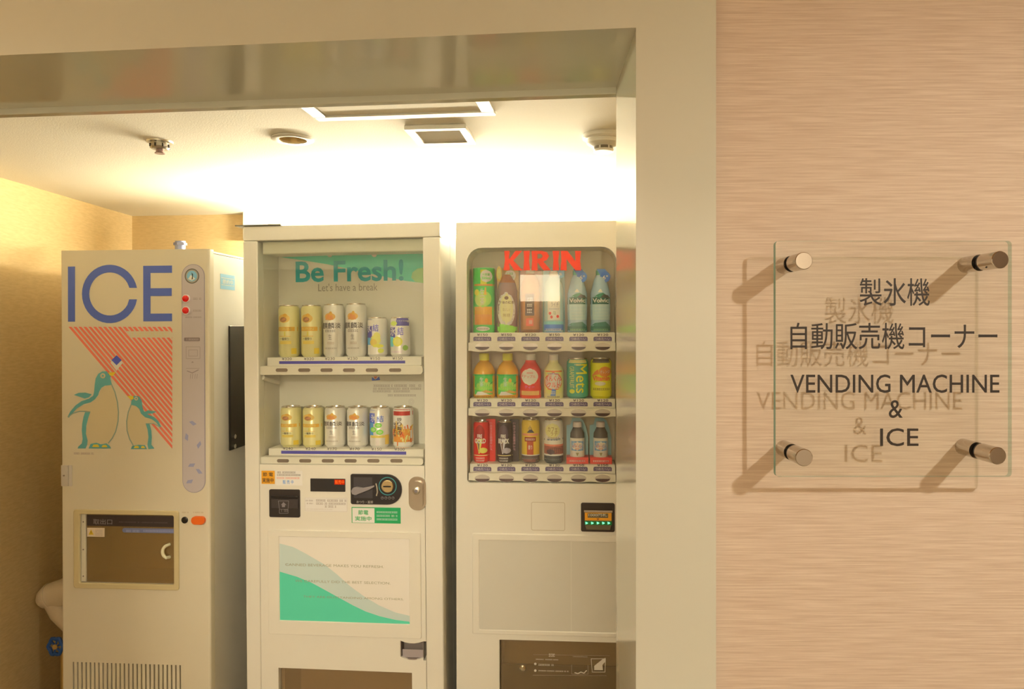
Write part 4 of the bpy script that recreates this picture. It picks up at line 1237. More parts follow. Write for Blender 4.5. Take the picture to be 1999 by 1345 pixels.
# below the window: blank plate, banknote unit, blank panel, chute
x0, x1, z0, z1 = R(KF, 1037, 980, 1103, 1036)
mb = MB(); mb.ring(rrect(x0, x1, z0, z1, 0.006, 4), rrect(x0 + 0.0012, x1 - 0.0012, z0 + 0.0012, z1 - 0.0012, 0.005, 4), -0.0006, 0.001, C(170, 140, 92)); mb.prism(rrect(x0 + 0.0012, x1 - 0.0012, z0 + 0.0012, z1 - 0.0012, 0.005, 4), -0.0006, 0.001, M_WHITE); mb.build('blank_plate', km, smooth=0)
x0, x1, z0, z1 = R(KF, 1134, 981, 1200, 1038)
mb = MB(); mb.ring(rrect(x0, x1, z0, z1, 0.006, 4), rrect(x0 + 0.006, x1 - 0.006, z0 + 0.004, z1 - 0.012, 0.003, 4), -0.004, 0.004, C(56, 42, 28, 0.35)); mb.box(x0 + 0.003, x1 - 0.003, -0.001, 0.003, z0 + 0.003, z1 - 0.003, C(58, 44, 28, 0.35)); bu = mb.build('banknote_unit', km, smooth=0)
q = R(KF, 1141, 996, 1194, 1033); mb = MB(); mb.prism([(q[0], q[3]), (q[1], q[3]), (q[1] - 0.002, q[2] + 0.012), (q[1] - 0.006, q[2]), (q[0] + 0.006, q[2]), (q[0] + 0.002, q[2] + 0.012)], -0.010, -0.001, C(104, 86, 50, 0.3)); nz = mb.build('note_mouth', bu, bevel=0.001)
q = R(KF, 1140, 994.5, 1195, 998.5); mb = MB(); mb.box(q[0], q[1], -0.014, -0.010, q[2], q[3], C(170, 138, 92)); mb.build('mouth_lip', nz)
q = R(KF, 1141.5, 999, 1193.5, 1015); mb = MB(); mb.poly([(q[0], q[2]), (q[1], q[2]), (q[1], q[3]), (q[0], q[3])], -0.0104, C(228, 140, 20))
q = R(KF, 1147, 1000.5, 1187, 1009.5); mb.poly([(q[0], q[2]), (q[1], q[2]), (q[1], q[3]), (q[0], q[3])], -0.0107, C(110, 90, 50)); tpx(mb, KF, '1000円札', 1149, 1002, 1185, 1008.5, -0.011, C(206, 184, 130), 0.02)
mb.poly(PP(KF, [(1164, 1010.5), (1170, 1010.5), (1167, 1014)]), -0.0107, C(150, 80, 20)); mb.build('note_label', nz, smooth=0)
q = R(KF, 1141, 1015.5, 1194, 1023.5); mb = MB(); mb.box(q[0], q[1], -0.0108, -0.010, q[2], q[3], C(20, 110, 40)); ls = mb.build('light_strip', nz, smooth=0)
M_GLED = emitter('led_green', (0.25, 1.0, 0.55), 1.3)
for px in (1145, 1156, 1167, 1177.5, 1188):
    x_, z_ = KF.L(px, 1019)
    mb = MB(); mb.poly([(x_ - 0.0042, z_ + 0.004), (x_ + 0.0042, z_ + 0.001), (x_ + 0.0042, z_ - 0.002), (x_ - 0.0035, z_ - 0.005)], -0.0113, M_GLED); mb.build('green_led', ls, smooth=0)
x0, x1, z0, z1 = R(KF, 922, 1040, 1250, 1245); i0, i1, j0, j1 = R(KF, 936, 1054, 1236, 1236)
mb = MB(); mb.ring([(x1, z1), (x0, z1), (x0, z0), (x1, z0)], [(i1, j1), (i0, j1), (i0, j0), (i1, j0)], -0.004, 0.002, M_WHITE); mb.build('panel_frame', km, bevel=0.003)
xs_ = KF.L(1115, 1100)[0]
M_PAN = C(200, 176, 128, 0.45)
mb = MB(); mb.box(i0, xs_ - 0.0007, -0.001, 0.001, j0, j1, M_PAN); mb.build('blank_panel', km, smooth=0)
mb = MB(); mb.box(xs_ + 0.0007, i1, -0.001, 0.001, j0, j1, M_PAN); mb.build('blank_panel', km, smooth=0)
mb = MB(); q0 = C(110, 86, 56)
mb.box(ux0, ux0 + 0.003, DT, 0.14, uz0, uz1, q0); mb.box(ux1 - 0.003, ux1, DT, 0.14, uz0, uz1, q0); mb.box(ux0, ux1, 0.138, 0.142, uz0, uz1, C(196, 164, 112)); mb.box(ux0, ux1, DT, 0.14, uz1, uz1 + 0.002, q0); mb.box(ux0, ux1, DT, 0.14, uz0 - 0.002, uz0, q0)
mb.build('drink_chute', km, smooth=0)
mb = MB(); q = R(KF, 980, 1296, 1225, 1345, 0.05); mb.box(ux0 + 0.003, ux1 - 0.003, 0.05, 0.06, uz0, q[3], C(58, 44, 30, 0.25)); mb.build('chute_shutter', km, bevel=0.002)
mb = MB(); mb.box(ux0 + 0.004, ux1 - 0.002, 0.012, 0.016, uz0 + 0.01, uz1 - 0.003, M_FLAP); fl = mb.build('chute_flap', km, smooth=0)
mb = MB(); pc = C(206, 178, 128); dd = 0.0115
mb.line(PP(KF, [(1041, 1278), (1190, 1280)], dd), 0.0008, dd, C(170, 140, 96)); mb.line(PP(KF, [(1040, 1318), (1184, 1319)], dd), 0.0008, dd, C(170, 140, 96))
for k, (a, b_, c_, d_) in enumerate(((1068, 1276, 1083, 1282), (1046, 1286, 1090, 1289), (1051, 1296, 1083, 1300), (1051, 1308, 1110, 1312), (1118, 1281, 1147, 1283))):
    greek(mb, KF, a, b_, c_, d_, dd, pc, 90 + k)
for py in (1296, 1309):
    mb.poly(ell(*KF.L(1045, py, dd), 0.0042, None, 14), dd, pc)
mb.line(PP(KF, [(1122, 1313), (1128, 1315), (1134, 1312), (1140, 1314), (1145, 1309)], dd), 0.003, dd, pc)
mb.line(PP(KF, [(1154, 1286), (1182, 1286), (1181, 1312), (1156, 1312), (1154, 1286)], dd), 0.0018, dd, pc)
mb.poly(PP(KF, [(1160, 1308), (1160, 1300), (1166, 1295), (1176, 1287), (1182, 1284), (1182, 1291), (1176, 1298), (1177, 1308)], dd), dd - 0.0002, pc)
mb.line(PP(KF, [(1116, 1298), (1116, 1316), (1148, 1316), (1148, 1298)], dd), 0.001, dd, C(170, 140, 96))
mb.build('instructions', fl, smooth=0)
x_, z_ = KF.L(1020, 1306)
mb = MB(); mb.lathe([(0.010, 0.012), (0.010, 0.004), (0.006, 0.001), (0, 0.001)], M_CHROME, 20, (x_, 0, z_), 'y'); mb.build('flap_knob', fl)

# ================================================================== ice dispenser
IF_ = Frame(Vector((*at_y(262, VY, 2.37).xy, 0)), math.radians(4.2), -0.004)
im = thing('ice_dispenser', 'cream ice dispenser with blue ICE lettering and penguins over red stripes', 'ice machine', IF_.M)
qx0, qzt = IF_.L(118.5, 490); qx1 = IF_.L(408, 486)[0]; qzt = (qzt + IF_.L(405, 485)[1]) / 2
wx0, wx1, wz0, wz1 = R(IF_, 157, 1003, 341, 1141)
gx0_, gx1_, gz0_, gz1_ = R(IF_, 142, 1292, 353.5, 1375)
IT = 0.03
mb = MB()
q1_, q2_ = qx0 + 0.016, qx1 - 0.015
mb.box(q1_, q2_, 0.16, 0.60, 0.05, qzt - 0.012, M_ICES)
mb.box(q1_, q2_, IT + 0.0015, 0.16, wz1 + 0.01, qzt - 0.012, M_ICES)
mb.box(q1_, q2_, IT + 0.0015, 0.16, 0.05, wz0 - 0.01, M_ICES)
mb.box(q1_, wx0 - 0.006, IT + 0.0015, 0.16, wz0 - 0.01, wz1 + 0.01, M_ICES); mb.box(wx1 + 0.006, q2_, IT + 0.0015, 0.16, wz0 - 0.01, wz1 + 0.01, M_ICES)
mb.build('cabinet', im, bevel=0.003)
for a, b_ in ((qx0 + 0.004, qx0 + 0.016), (qx1 - 0.015, qx1 - 0.003)):
    mb = MB(); mb.box(a, b_, IT + 0.0015, 0.60, 0.05, qzt - 0.012, M_ICES); mb.build('side_panel', im, bevel=0.0015)
mb = MB(); mb.box(qx0 + 0.004, qx1 - 0.003, IT + 0.0015, 0.60, qzt - 0.0115, qzt - 0.004, M_ICES); mb.build('top_panel', im, bevel=0.0015)
mb = MB(); mb.box(qx0 + 0.02, qx1 - 0.02, 0.04, 0.55, 0, 0.05, M_DARK); mb.build('plinth', im)
zsp = wz0 - 0.04
mb = MB()
mb.ring([(qx1 - .007, qzt), (qx0 + .005, qzt), (qx0 + .005, zsp), (qx1 - .007, zsp)], [(wx1, wz1), (wx0, wz1), (wx0, wz0), (wx1, wz0)], 0, IT, M_ICEW)
mb.build('front_door', im, smooth=0)
mb = MB()
mb.box(qx0 + .005, gx0_, 0.0, IT, 0.05, zsp, M_ICEW); mb.box(gx1_, qx1 - .007, 0.0, IT, 0.05, zsp, M_ICEW); mb.box(gx0_, gx1_, 0.0, IT, gz1_, zsp, M_ICEW); mb.box(gx0_, gx1_, 0.0, IT, 0.05, gz0_, M_ICEW)
mb.build('front_panel', im, smooth=0)
for a, b_, sg_ in ((qx0, qx0 + .005, -1), (qx1 - .007, qx1, 1)):
    w_ = b_ - a; n_ = 6                                   # rounded corner post
    arc = [(math.sin(PI / 2 * k / n_), 1 - math.cos(PI / 2 * k / n_)) for k in range(n_ + 1)]
    pl = [((a if sg_ > 0 else b_) + sg_ * w_ * u, w_ * v) for u, v in arc] + [((b_ if sg_ > 0 else a), IT), ((a if sg_ > 0 else b_), IT)]
    mb = MB(); n_ = len(pl)
    mb.add([(x, y, .05) for x, y in pl] + [(x, y, qzt) for x, y in pl], [(i, (i + 1) % n_, n_ + (i + 1) % n_, n_ + i) for i in range(n_)] + [tuple(range(n_)), tuple(range(2 * n_ - 1, n_ - 1, -1))], M_ICEW)
    mb.build('corner_post', im, smooth=40)
mb = MB(); mb.box(gx0_, gx1_, 0.024, 0.0299, gz0_, gz1_, M_BLACK); gr = mb.build('grille_backing', im, smooth=0)
N = 26
pit = (gx1_ - gx0_) / (N - 0.65)
me = None
for k in range(N - 1):
    xa = gx0_ + pit * k + pit * 0.35
    if me is None:
        mb = MB(); mb.box(0, pit * 0.65, 0.0, 0.023, gz0_, gz1_, M_ICEW); ob = mb.build('grille_slat', gr, smooth=0); me = ob.data
    else:
        ob = bpy.data.objects.new('grille_slat', me); COL.objects.link(ob); ob.parent = gr
    ob.location.x = xa
# lettering ICE
dI = -0.0008
blue = C(80, 92, 130)
ZI = lambda l: [(120 + a / 6.663, 500 + b_ / 6.663) for a, b_ in l]
mb = MB(); mb.poly(PP(IF_, ZI([(86, 137), (179, 135), (179, 852), (87, 853)])), dI, blue); mb.build('letter', im, smooth=0)
mb = MB()
cx_, cz_ = 630, 492
out_ = []; inn = []
for k in range(37):
    a = math.radians(12 + 336 * k / 36)
    out_.append((cx_ + 362 * math.cos(a), cz_ - 380 * math.sin(a))); inn.append((cx_ + 266 * math.cos(a), cz_ - 280 * math.sin(a)))
out_[0] = (984, 413); inn[0] = (885, 413); out_[-1] = (984, 562); inn[-1] = (882, 562)
inn[1] = (876, 390); inn[-2] = (870, 600)
for k in range(36):
    mb.poly(PP(IF_, ZI([out_[k], out_[k + 1], inn[k + 1], inn[k]])), dI, blue)
mb.build('letter', im, smooth=0)
mb = MB(); mb.poly(PP(IF_, ZI([(1064, 127), (1440, 122), (1440, 217), (1160, 219), (1160, 418), (1436, 416), (1436, 518), (1160, 520), (1160, 748), (1440, 746), (1440, 846), (1066, 849)])), dI, blue); mb.build('letter', im, smooth=0)
# red stripes
mb = MB(); red = C(228, 104, 66)
xa, xb, yt, yb = 134.0, 336.5, 638.0, 876.0
sl = (yb - yt) / (xb - xa)
bl = (254, 646.5, 330, 659)
per = 9.62
k = 0
while xa + per * k < xb:
    s0 = xa + per * k; s1 = min(s0 + per * 0.60, xb)
    pts = [(s0, yt), (s1, yt), (xb, yt + (xb - s1) * sl), (xb, yt + (xb - s0) * sl)]
    def band(y0, y1):
        f_ = lambda x, y: min(xb, x + (y - yt) / sl)
        a = [(f_(s0, y0), y0), (f_(s1, y0), y0), (f_(s1, y1), y1), (f_(s0, y1), y1)]
        # clip at the right edge by extra points
        poly_ = [(min(x, xb), y) for x, y in a]
        return poly_
    ye1 = yt + (xb - s1) * sl; ye0 = yt + (xb - s0) * sl
    def stripe(y0, y1, x_hi=None):
        y1 = min(y1, ye0)
        if y1 <= y0:
            return
        lp_ = []
        hi = xb
        l0 = s0 + (y0 - yt) / sl; l1 = s0 + (y1 - yt) / sl
        r0 = min(hi, s1 + (y0 - yt) / sl); r1 = min(hi, s1 + (y1 - yt) / sl)
        lp_ = [(l0, y0), (r0, y0)]
        if y0 < ye1 < y1:
            lp_.append((hi, ye1))
        lp_ += [(r1, y1), (l1, y1)]
        mb.poly(PP(IF_, lp_), dI * 0.8, red)
    mid = s0 + (652 - yt) / sl
    if bl[0] - 4 < mid < bl[2] - 1:
        stripe(yt, bl[1]); stripe(bl[3], yb)
    else:
        stripe(yt, yb)
    k += 1
greek(mb, IF_, 257, 649, 328, 656.5, dI, C(206, 178, 110), 4)
mb.build('red_stripes', im, smooth=0)
mb = MB()
mb.poly(PP(IF_, [(228, 694), (240, 708), (228, 724), (216, 708)]), dI * 1.2, C(214, 190, 140)); mb.poly(PP(IF_, [(228, 693.5), (238, 703), (228, 713), (218, 703)]), dI * 1.5, C(78, 84, 140)); mb.build('ice_cube_print', im, smooth=0)
# penguins
Z6 = lambda l: [(120 + a / 6.113, 680 + b_ / 6.113) for a, b_ in l]
teal = C(94, 148, 118); crm = C(200, 168, 106); yel = C(216, 176, 40); olive = C(140, 150, 110)


def draw(mb, polys, d):
    for pts, m in polys:
        mb.poly(PP(IF_, Z6(pts)), d, m)


px_ = 1 / 6.113 * 2.37 / F
mb = MB()
draw(mb, [([(600, 440), (640, 540), (668, 660), (676, 780), (668, 900), (630, 1020), (560, 1130), (300, 1160), (290, 1000), (320, 840), (345, 760), (220, 750), (110, 800), (200, 710), (350, 650), (440, 570), (480, 475), (540, 445)], crm)], dI)
draw(mb, [([(545, 275), (490, 275), (440, 305), (410, 360), (398, 440), (392, 520), (380, 565), (330, 600), (240, 630), (170, 680), (110, 750), (75, 815), (90, 828), (130, 780), (190, 715), (270, 665), (350, 645), (400, 610), (440, 560), (455, 510), (480, 470), (520, 445), (590, 438), (602, 425), (585, 360), (590, 325), (560, 300)], teal),
          ([(150, 555), (210, 530), (290, 528), (365, 548), (330, 585), (280, 600), (210, 575)], teal),
          ([(285, 760), (345, 765), (320, 840), (300, 920), (295, 1020), (315, 1100), (310, 1150), (290, 1195), (195, 1195), (205, 1170), (245, 1135), (255, 1080), (245, 980), (250, 900), (265, 820)], teal),
          ([(325, 1195), (350, 1140), (420, 1125), (470, 1145), (540, 1133), (575, 1160), (595, 1195)], teal)], dI * 1.4)
draw(mb, [([(562, 286), (652, 284), (615, 332), (578, 322)], yel), (ell(497, 327, 31), crm), ([(368, 1178), (385, 1148), (440, 1145), (455, 1178)], yel), ([(480, 1180), (498, 1152), (535, 1152), (556, 1180)], yel)], dI * 1.8)
draw(mb, [(ell(497, 327, 14), teal)], dI * 2.2)
mb.line(PP(IF_, Z6([(600, 430), (640, 520), (670, 640), (683, 760), (678, 870), (650, 990), (610, 1070), (562, 1130)])), 13 * px_, dI * 1.6, olive)
mb.line(PP(IF_, Z6([(80, 818), (140, 775), (220, 750), (300, 752), (345, 760)])), 13 * px_, dI * 1.6, olive)
mb.build('penguin_print', im, smooth=0, label='teal outlined large penguin')
mb = MB()
draw(mb, [([(832, 670), (900, 685), (950, 765), (1010, 820), (1100, 850), (1190, 940), (1110, 900), (1030, 900), (1045, 1000), (1050, 1150), (860, 1160), (800, 1040), (782, 940), (782, 860), (800, 760)], crm)], dI)
draw(mb, [([(860, 568), (930, 572), (960, 620), (968, 690), (985, 750), (1040, 790), (1110, 820), (1160, 870), (1192, 935), (1172, 938), (1130, 882), (1080, 845), (1000, 822), (950, 777), (930, 722), (890, 687), (832, 674), (835, 630), (850, 600)], teal),
          ([(985, 762), (1040, 738), (1140, 755), (1090, 778), (1010, 782)], teal),
          ([(1008, 900), (1052, 900), (1075, 980), (1080, 1060), (1076, 1150), (1112, 1195), (1040, 1202), (1028, 1150), (1040, 1060), (1030, 970)], teal),
          ([(830, 1202), (845, 1165), (920, 1150), (1000, 1155), (1022, 1202)], teal)], dI * 1.4)
draw(mb, [([(788, 568), (858, 568), (866, 602), (832, 614)], yel), (ell(895, 600, 22), crm), ([(865, 1190), (880, 1165), (920, 1163), (930, 1190)], yel), ([(950, 1190), (960, 1165), (990, 1166), (1002, 1190)], yel)], dI * 1.8)
draw(mb, [(ell(895, 600, 9), teal)], dI * 2.2)
mb.line(PP(IF_, Z6([(835, 670), (800, 760), (780, 870), (785, 980), (815, 1080), (860, 1160)])), 12 * px_, dI * 1.6, olive)
mb.line(PP(IF_, Z6([(1010, 897), (1100, 896), (1180, 940)])), 10 * px_, dI * 1.6, olive)
mb.build('penguin_print', im, smooth=0, label='teal outlined small penguin')
mb = MB(); greek(mb, IF_, 144, 883.5, 183, 887, dI, C(160, 130, 100), 5); mb.build('caption_print', im, smooth=0)
# control strip
x0, x1, z0, z1 = R(IF_, 355, 516, 401.5, 962)
rr = (x1 - x0) / 2
mb = MB(); mb.prism(rrect(x0, x1, z0, z1, rr * .99, 10), -0.0015, 0.0005, C(150, 130, 112)); cs_ = mb.build('control_strip', im, smooth=0)
mb = MB(); mb.prism(rrect(x0 + .0022, x1 - .0022, z0 + .0022, z1 - .0022, rr * .99 - .0022, 10), -0.0020, -0.0014, C(184, 158, 124)); mb.build('strip_face', cs_, smooth=0)
xc, zc = IF_.L(375.5, 539)
mb = MB(); mb.poly(ell(xc, zc, .0248), -.0023, C(96, 84, 62)); mb.poly(ell(xc, zc, .0175), -.0026, C(126, 166, 170)); mb.poly(ell(xc, zc, .0215, None, 24), -.00245, C(160, 140, 100))
mb.poly([(xc - .013, zc - .010), (xc - .004, zc + .004), (xc + .012, zc - .009), (xc, zc - .015)], -.0029, C(220, 214, 190)); mb.poly([(xc - .001, zc + .012), (xc + .004, zc + .006), (xc + .003, zc - .010), (xc - .001, zc - .012), (xc + .001, zc)], -.0032, C(40, 36, 30)); mb.build('round_emblem', cs_, smooth=0)
M_RLED = principled('red_lamp', (0.55, 0.01, 0.01), 0.15, emit=(1, 0.01, 0.01), es=0.12)
for py in (583, 606):
    xl, zl = IF_.L(364, py)
    mb = MB(); mb.lathe([(.0135, -.002), (.0135, -.0045), (.0115, -.005)], C(224, 190, 150), 24, (xl, 0, zl), 'y'); ring_ = mb.build('lamp_ring', cs_)
    mb = MB(); mb.lathe([(.0108, -.004), (.0105, -.008), (.0075, -.011), (0, -.0125)], M_RLED, 24, (xl, 0, zl), 'y'); mb.build('red_lamp', ring_)
mb = MB(); gk = C(146, 122, 98)
greek(mb, IF_, 377, 581.5, 393, 585, -.0023, gk, 1); greek(mb, IF_, 377, 605, 393, 608, -.0023, gk, 2); greek(mb, IF_, 362, 618, 393, 620.5, -.0023, gk, 3)
x0, x1, z0, z1 = R(IF_, 360, 659, 391, 666); mb.poly(rrect(x0, x1, z0, z1, .003, 4), -.0023, C(130, 106, 84)); greek(mb, IF_, 364, 661, 388, 664, -.0026, C(184, 158, 124), 4)
for (a, b_, c_, d_) in ((364, 677, 391, 700), (369, 683, 386, 695)):
    mb.line(PP(IF_, [(a, b_), (c_, b_), (c_, d_), (a, d_), (a, b_)]), .0012, -.0023, gk)
mb.poly(PP(IF_, [(374, 708), (379, 708), (376.5, 705)]), -.0023, gk)
mb.line(PP(IF_, [(364, 719), (390, 719)]), .0012, -.0023, gk); mb.line(PP(IF_, [(366, 724), (376, 728), (388, 722)]), .003, -.0023, gk)
for px in (373, 377, 382, 386):
    mb.line(PP(IF_, [(px, 730), (px - 1, 739)]), .0014, -.0023, gk)
mb.build('strip_print', cs_, smooth=0, kind='stuff')
for px, py, a in ((377, 826, 20), (365, 853, 80), (389, 868, 110), (375, 908, -20), (389, 920, 35), (371, 940, -25)):
    xl, zl = IF_.L(px, py); q = math.radians(-a)
    mb = MB(); mb.poly([(xl + u * math.cos(q) - v * math.sin(q), zl + u * math.sin(q) + v * math.cos(q)) for u, v in ((-.0135, 0), (-.004, .007), (.0135, .002), (.004, -.007))], -.0023, C(146, 134, 128))
    mb.build('ice_flake_print', cs_, smooth=0)
# latch
x0, x1, z0, z1 = R(IF_, 120.5, 908, 141, 949)
mb = MB(); mb.box(x0, x1 - .012, -.004, .001, z0, z1, C(190, 164, 120)); lt_ = mb.build('latch', im, bevel=.001)
mb = MB(); mb.box(x1 - .010, x1, -.003, .001, z0, z1, C(196, 170, 126)); mb.build('latch_plate', lt_, bevel=.001)
xl, zl = IF_.L(126.5, 928); mb = MB(); mb.lathe([(.003, -.004), (.003, -.0055), (0, -.0055)], C(140, 114, 80), 12, (xl, 0, zl), 'y'); mb.build('screw', lt_)
# dispensing window
x0, x1, z0, z1 = R(IF_, 145, 994, 350.5, 1152)
M_BEZ = C(196, 164, 98, .4)
mb = MB(); mb.ring(rrect(x0, x1, z0, z1, .008, 4), rrect(wx0, wx1, wz0, wz1, .006, 4), -.006, .004, M_BEZ); mb.build('window_bezel', im, bevel=.003)
mb = MB(); q0 = C(206, 172, 100)
mb.box(wx0, wx0 + .002, IT, .155, wz0, wz1, q0); mb.box(wx1 - .002, wx1, IT, .155, wz0, wz1, q0); mb.box(wx0, wx1, .153, .157, wz0, wz1, q0); mb.box(wx0, wx1, IT, .155, wz1, wz1 + .002, q0); mb.box(wx0, wx1, IT, .155, wz0 - .002, wz0, q0)
mb.build('ice_compartment', im, smooth=0)
x_, _ = IF_.L(167, 1070)
mb = MB(); mb.box(x_, wx1 - .001, .006, .010, wz0 + .001, wz1 - .001, M_SMOKEG); wd_ = mb.build('window_door', im, smooth=0)
mb = MB(); mb.box(wx0 + .001, x_ - .001, .002, .010, wz0 + .002, wz1 - .002, C(206, 180, 128)); hg = mb.build('hinge_strip', im, bevel=.0008)
for py in (1019, 1073, 1125):
    xl, zl = IF_.L(162, py); mb = MB(); mb.lathe([(.0022, .002), (.0022, .0006), (0, .0006)], C(120, 96, 66), 10, (xl, 0, zl), 'y'); mb.build('screw', hg)
q = R(IF_, 168, 1006, 340, 1030); mb = MB(); mb.box(q[0], wx1 - .0015, .0048, .006, q[2], q[3], C(58, 44, 32)); bd = mb.build('dark_band', wd_, smooth=0)
mb = MB(); tpx(mb, IF_, '取出口', 182, 1013, 219, 1024, .0044, C(140, 120, 96), .01); mb.build('lettering', bd, smooth=0); mb = MB(); greek(mb, IF_, 232, 1018, 328, 1021.5, .0044, C(104, 86, 66), 3); mb.build('lettering', bd, smooth=0)
q = R(IF_, 168, 1031, 202, 1049); mb = MB(); mb.box(q[0], q[1], .0048, .006, q[2], q[3], C(214, 178, 122)); wl = mb.build('warning_label', wd_, smooth=0)
mb = MB(); mb.poly(PP(IF_, [(171, 1044.5), (176, 1034), (181, 1044.5)]), .0044, C(206, 160, 34)); mb.line(PP(IF_, [(176, 1038), (176, 1042)]), .0015, .004, C(90, 66, 30))
for k in range(4):
    greek(mb, IF_, 186, 1034 + k * 3.2, 200, 1036 + k * 3.2, .0044, C(176, 146, 104), k)
mb.build('lettering', wl, smooth=0)
q = R(IF_, 237, 1031.5, 341, 1042); mb = MB(); hh = (q[3] - q[2]) / 2; mb.prism(rrect(q[0], wx1 - .0015, q[2], q[3], (hh * .95, .0005, .0005, hh * .95), 5), .0048, .006, C(116, 112, 116)); blb = mb.build('blue_label', wd_, smooth=0)
mb = MB(); greek(mb, IF_, 246, 1034.5, 272, 1039, .0044, C(156, 146, 138), 1); greek(mb, IF_, 280, 1034.5, 338, 1039, .0044, C(160, 150, 142), 2); mb.build('lettering', blb, smooth=0)
hc = [(330.5 - 11 * math.cos(math.radians(t_)) * (1 if abs(t_) < 99 else 1), 1076 + 12.5 * math.sin(math.radians(t_))) for t_ in range(-85, 86, 17)]
mb = MB(); mb.tube([(IF_.L(a, b_)[0], -.006 + (.012 if i in (0, len(hc) - 1) else 0), IF_.L(a, b_)[1]) for i, (a, b_) in enumerate(hc)], .0052, C(230, 198, 130), 12); mb.build('door_handle', wd_)
xl, zl = IF_.L(361, 1015); mb = MB(); mb.lathe([(.0108, 0), (.0108, -.003), (.009, -.004), (0, -.004)], M_BLACK, 24, (xl, 0, zl), 'y'); mb.build('sensor_eye', im)
x0, x1, z0, z1 = R(IF_, 376, 1007, 402, 1023); mb = MB(); mb.prism(rrect(x0, x1, z0, z1, (z1 - z0) * .48, 8), -.010, .001, C(240, 92, 20, .35)); mb.build('push_button', im, bevel=.002)
mb = MB(); greek(mb, IF_, 355, 999, 368, 1001.5, -.0006, C(176, 144, 92), 5); greek(mb, IF_, 377, 999, 397, 1001.5, -.0006, C(176, 144, 92), 6); mb.build('button_print', im, smooth=0)
# side: blue sticker, black plate with screws, seam
sx = qx1 - .003
ya, za = IF_.X(430, 534, sx); yb_, zb_ = IF_.X(458, 567, sx)
M_STB = principled('blue_sticker', (0.30, 0.62, 0.88), .5)
mb = MB(); mb.box(sx, sx + .0008, ya, yb_, zb_, za, M_STB); st = mb.build('side_sticker', im, smooth=0)
M_STW = principled('white_print', (.8, .8, .76), .5)
mb = MB(); hh = za - zb_; ww = yb_ - ya
mb.box(sx + .0008, sx + .0011, ya + ww * .06, yb_ - ww * .06, zb_ + hh * .72, zb_ + hh * .76, M_STW); mb.box(sx + .0008, sx + .0011, ya + ww * .06, yb_ - ww * .06, zb_ + hh * .26, zb_ + hh * .30, M_STW)
v_, f_ = text2d('節約中', .03); mb.add([(sx + .0012 + .00005 * l, ya + ww * (.14 + .72 * u), zb_ + hh * (.36 + .3 * v)) for u, v, l in v_], f_, M_STW); mb.build('lettering', st, smooth=0)
ya, za = IF_.X(445.5, 636, sx); _, zb_ = IF_.X(446, 880, sx)
mb = MB(); mb.box(sx, sx + .006, ya, ya + .16, zb_, za, M_BLACK); bp_ = mb.build('side_bracket', im, bevel=.002)
for py in (852, 871):
    ys, zs_ = IF_.X(458, py, sx + .006)
    mb = MB(); mb.lathe([(.008, 0), (.008, .003), (.005, .005), (0, .005)], M_CHROME, 16, (sx + .006, ys, zs_), 'x'); mb.build('screw', bp_)
# fitting on top
tp = IF_.L(352, 484, .35)
mb = MB(); zt0 = qzt - .004
mb.lathe([(.022, zt0), (.022, zt0 + .02), (.019, zt0 + .02), (.019, IF_.L(352, 471, .35)[1]), (0, IF_.L(352, 471, .35)[1])], C(120, 112, 104, .35, .6), 20, (tp[0], .35, 0)); tf = mb.build('pipe_fitting', im)
mb = MB(); mb.lathe([(.024, IF_.L(352, 479, .35)[1]), (.024, IF_.L(352, 474, .35)[1])], C(96, 84, 74), 6, (tp[0], .35, 0)); mb.build('hex_nut', tf)

# ================================================================== things on and behind the machines
mb = MB(); a = VF.L(471, 441, .04); b_ = VF.L(559, 438, .04)
mb.box(a[0], b_[0], -.004, .30, 0, .004, C(96, 84, 56)); o = mb.build('dark_board'); o.matrix_world = VF.M @ Matrix.Translation((0, 0.0, zt + .0005)); tag(o, 'thin dark board lying on top of the can vending machine', 'board')
# boxes on the back wall
M_PLW = principled('white_plastic', (.82, .81, .77), .4)
x0, x1, z0, z1 = R(BW, 486, 412, 524, 470)
mb = MB(); mb.box(x0, x1, -.06, -.0005, z0, z1, M_PLW); o = mb.build('wall_box', bevel=.004); o.matrix_world = BW.M; tag(o, 'white box on the back wall above the can vending machine', 'wall box')
x0, x1, z0, z1 = R(BW, 881, 403.5, 917, 480)
ob_ = thing('wall_outlet', 'white wall outlet box with a plug between the two vending machines', 'outlet', BW.M)
mb = MB(); mb.box(x0, x1, -.04, -.0005, z0, z1, M_PLW); mb.build('outlet_box', ob_, bevel=.003)
xl, zl = BW.L(896.5, 417, -.04); M_PLUG = principled('grey_plug', (.28, .25, .17), .5)
mb = MB(); mb.lathe([(.013, -.04), (.013, -.06), (.009, -.065), (0, -.065)], M_PLUG, 20, (xl, 0, zl), 'y'); mb.build('plug', ob_)
mb = MB(); mb.tube([(xl, -.062, zl), (xl + .002, -.066, zl - .02), (xl - .002, -.055, zl - .05), (xl - .004, -.05, zl - .25)], .004, M_PLUG, 10); mb.build('cord', ob_)

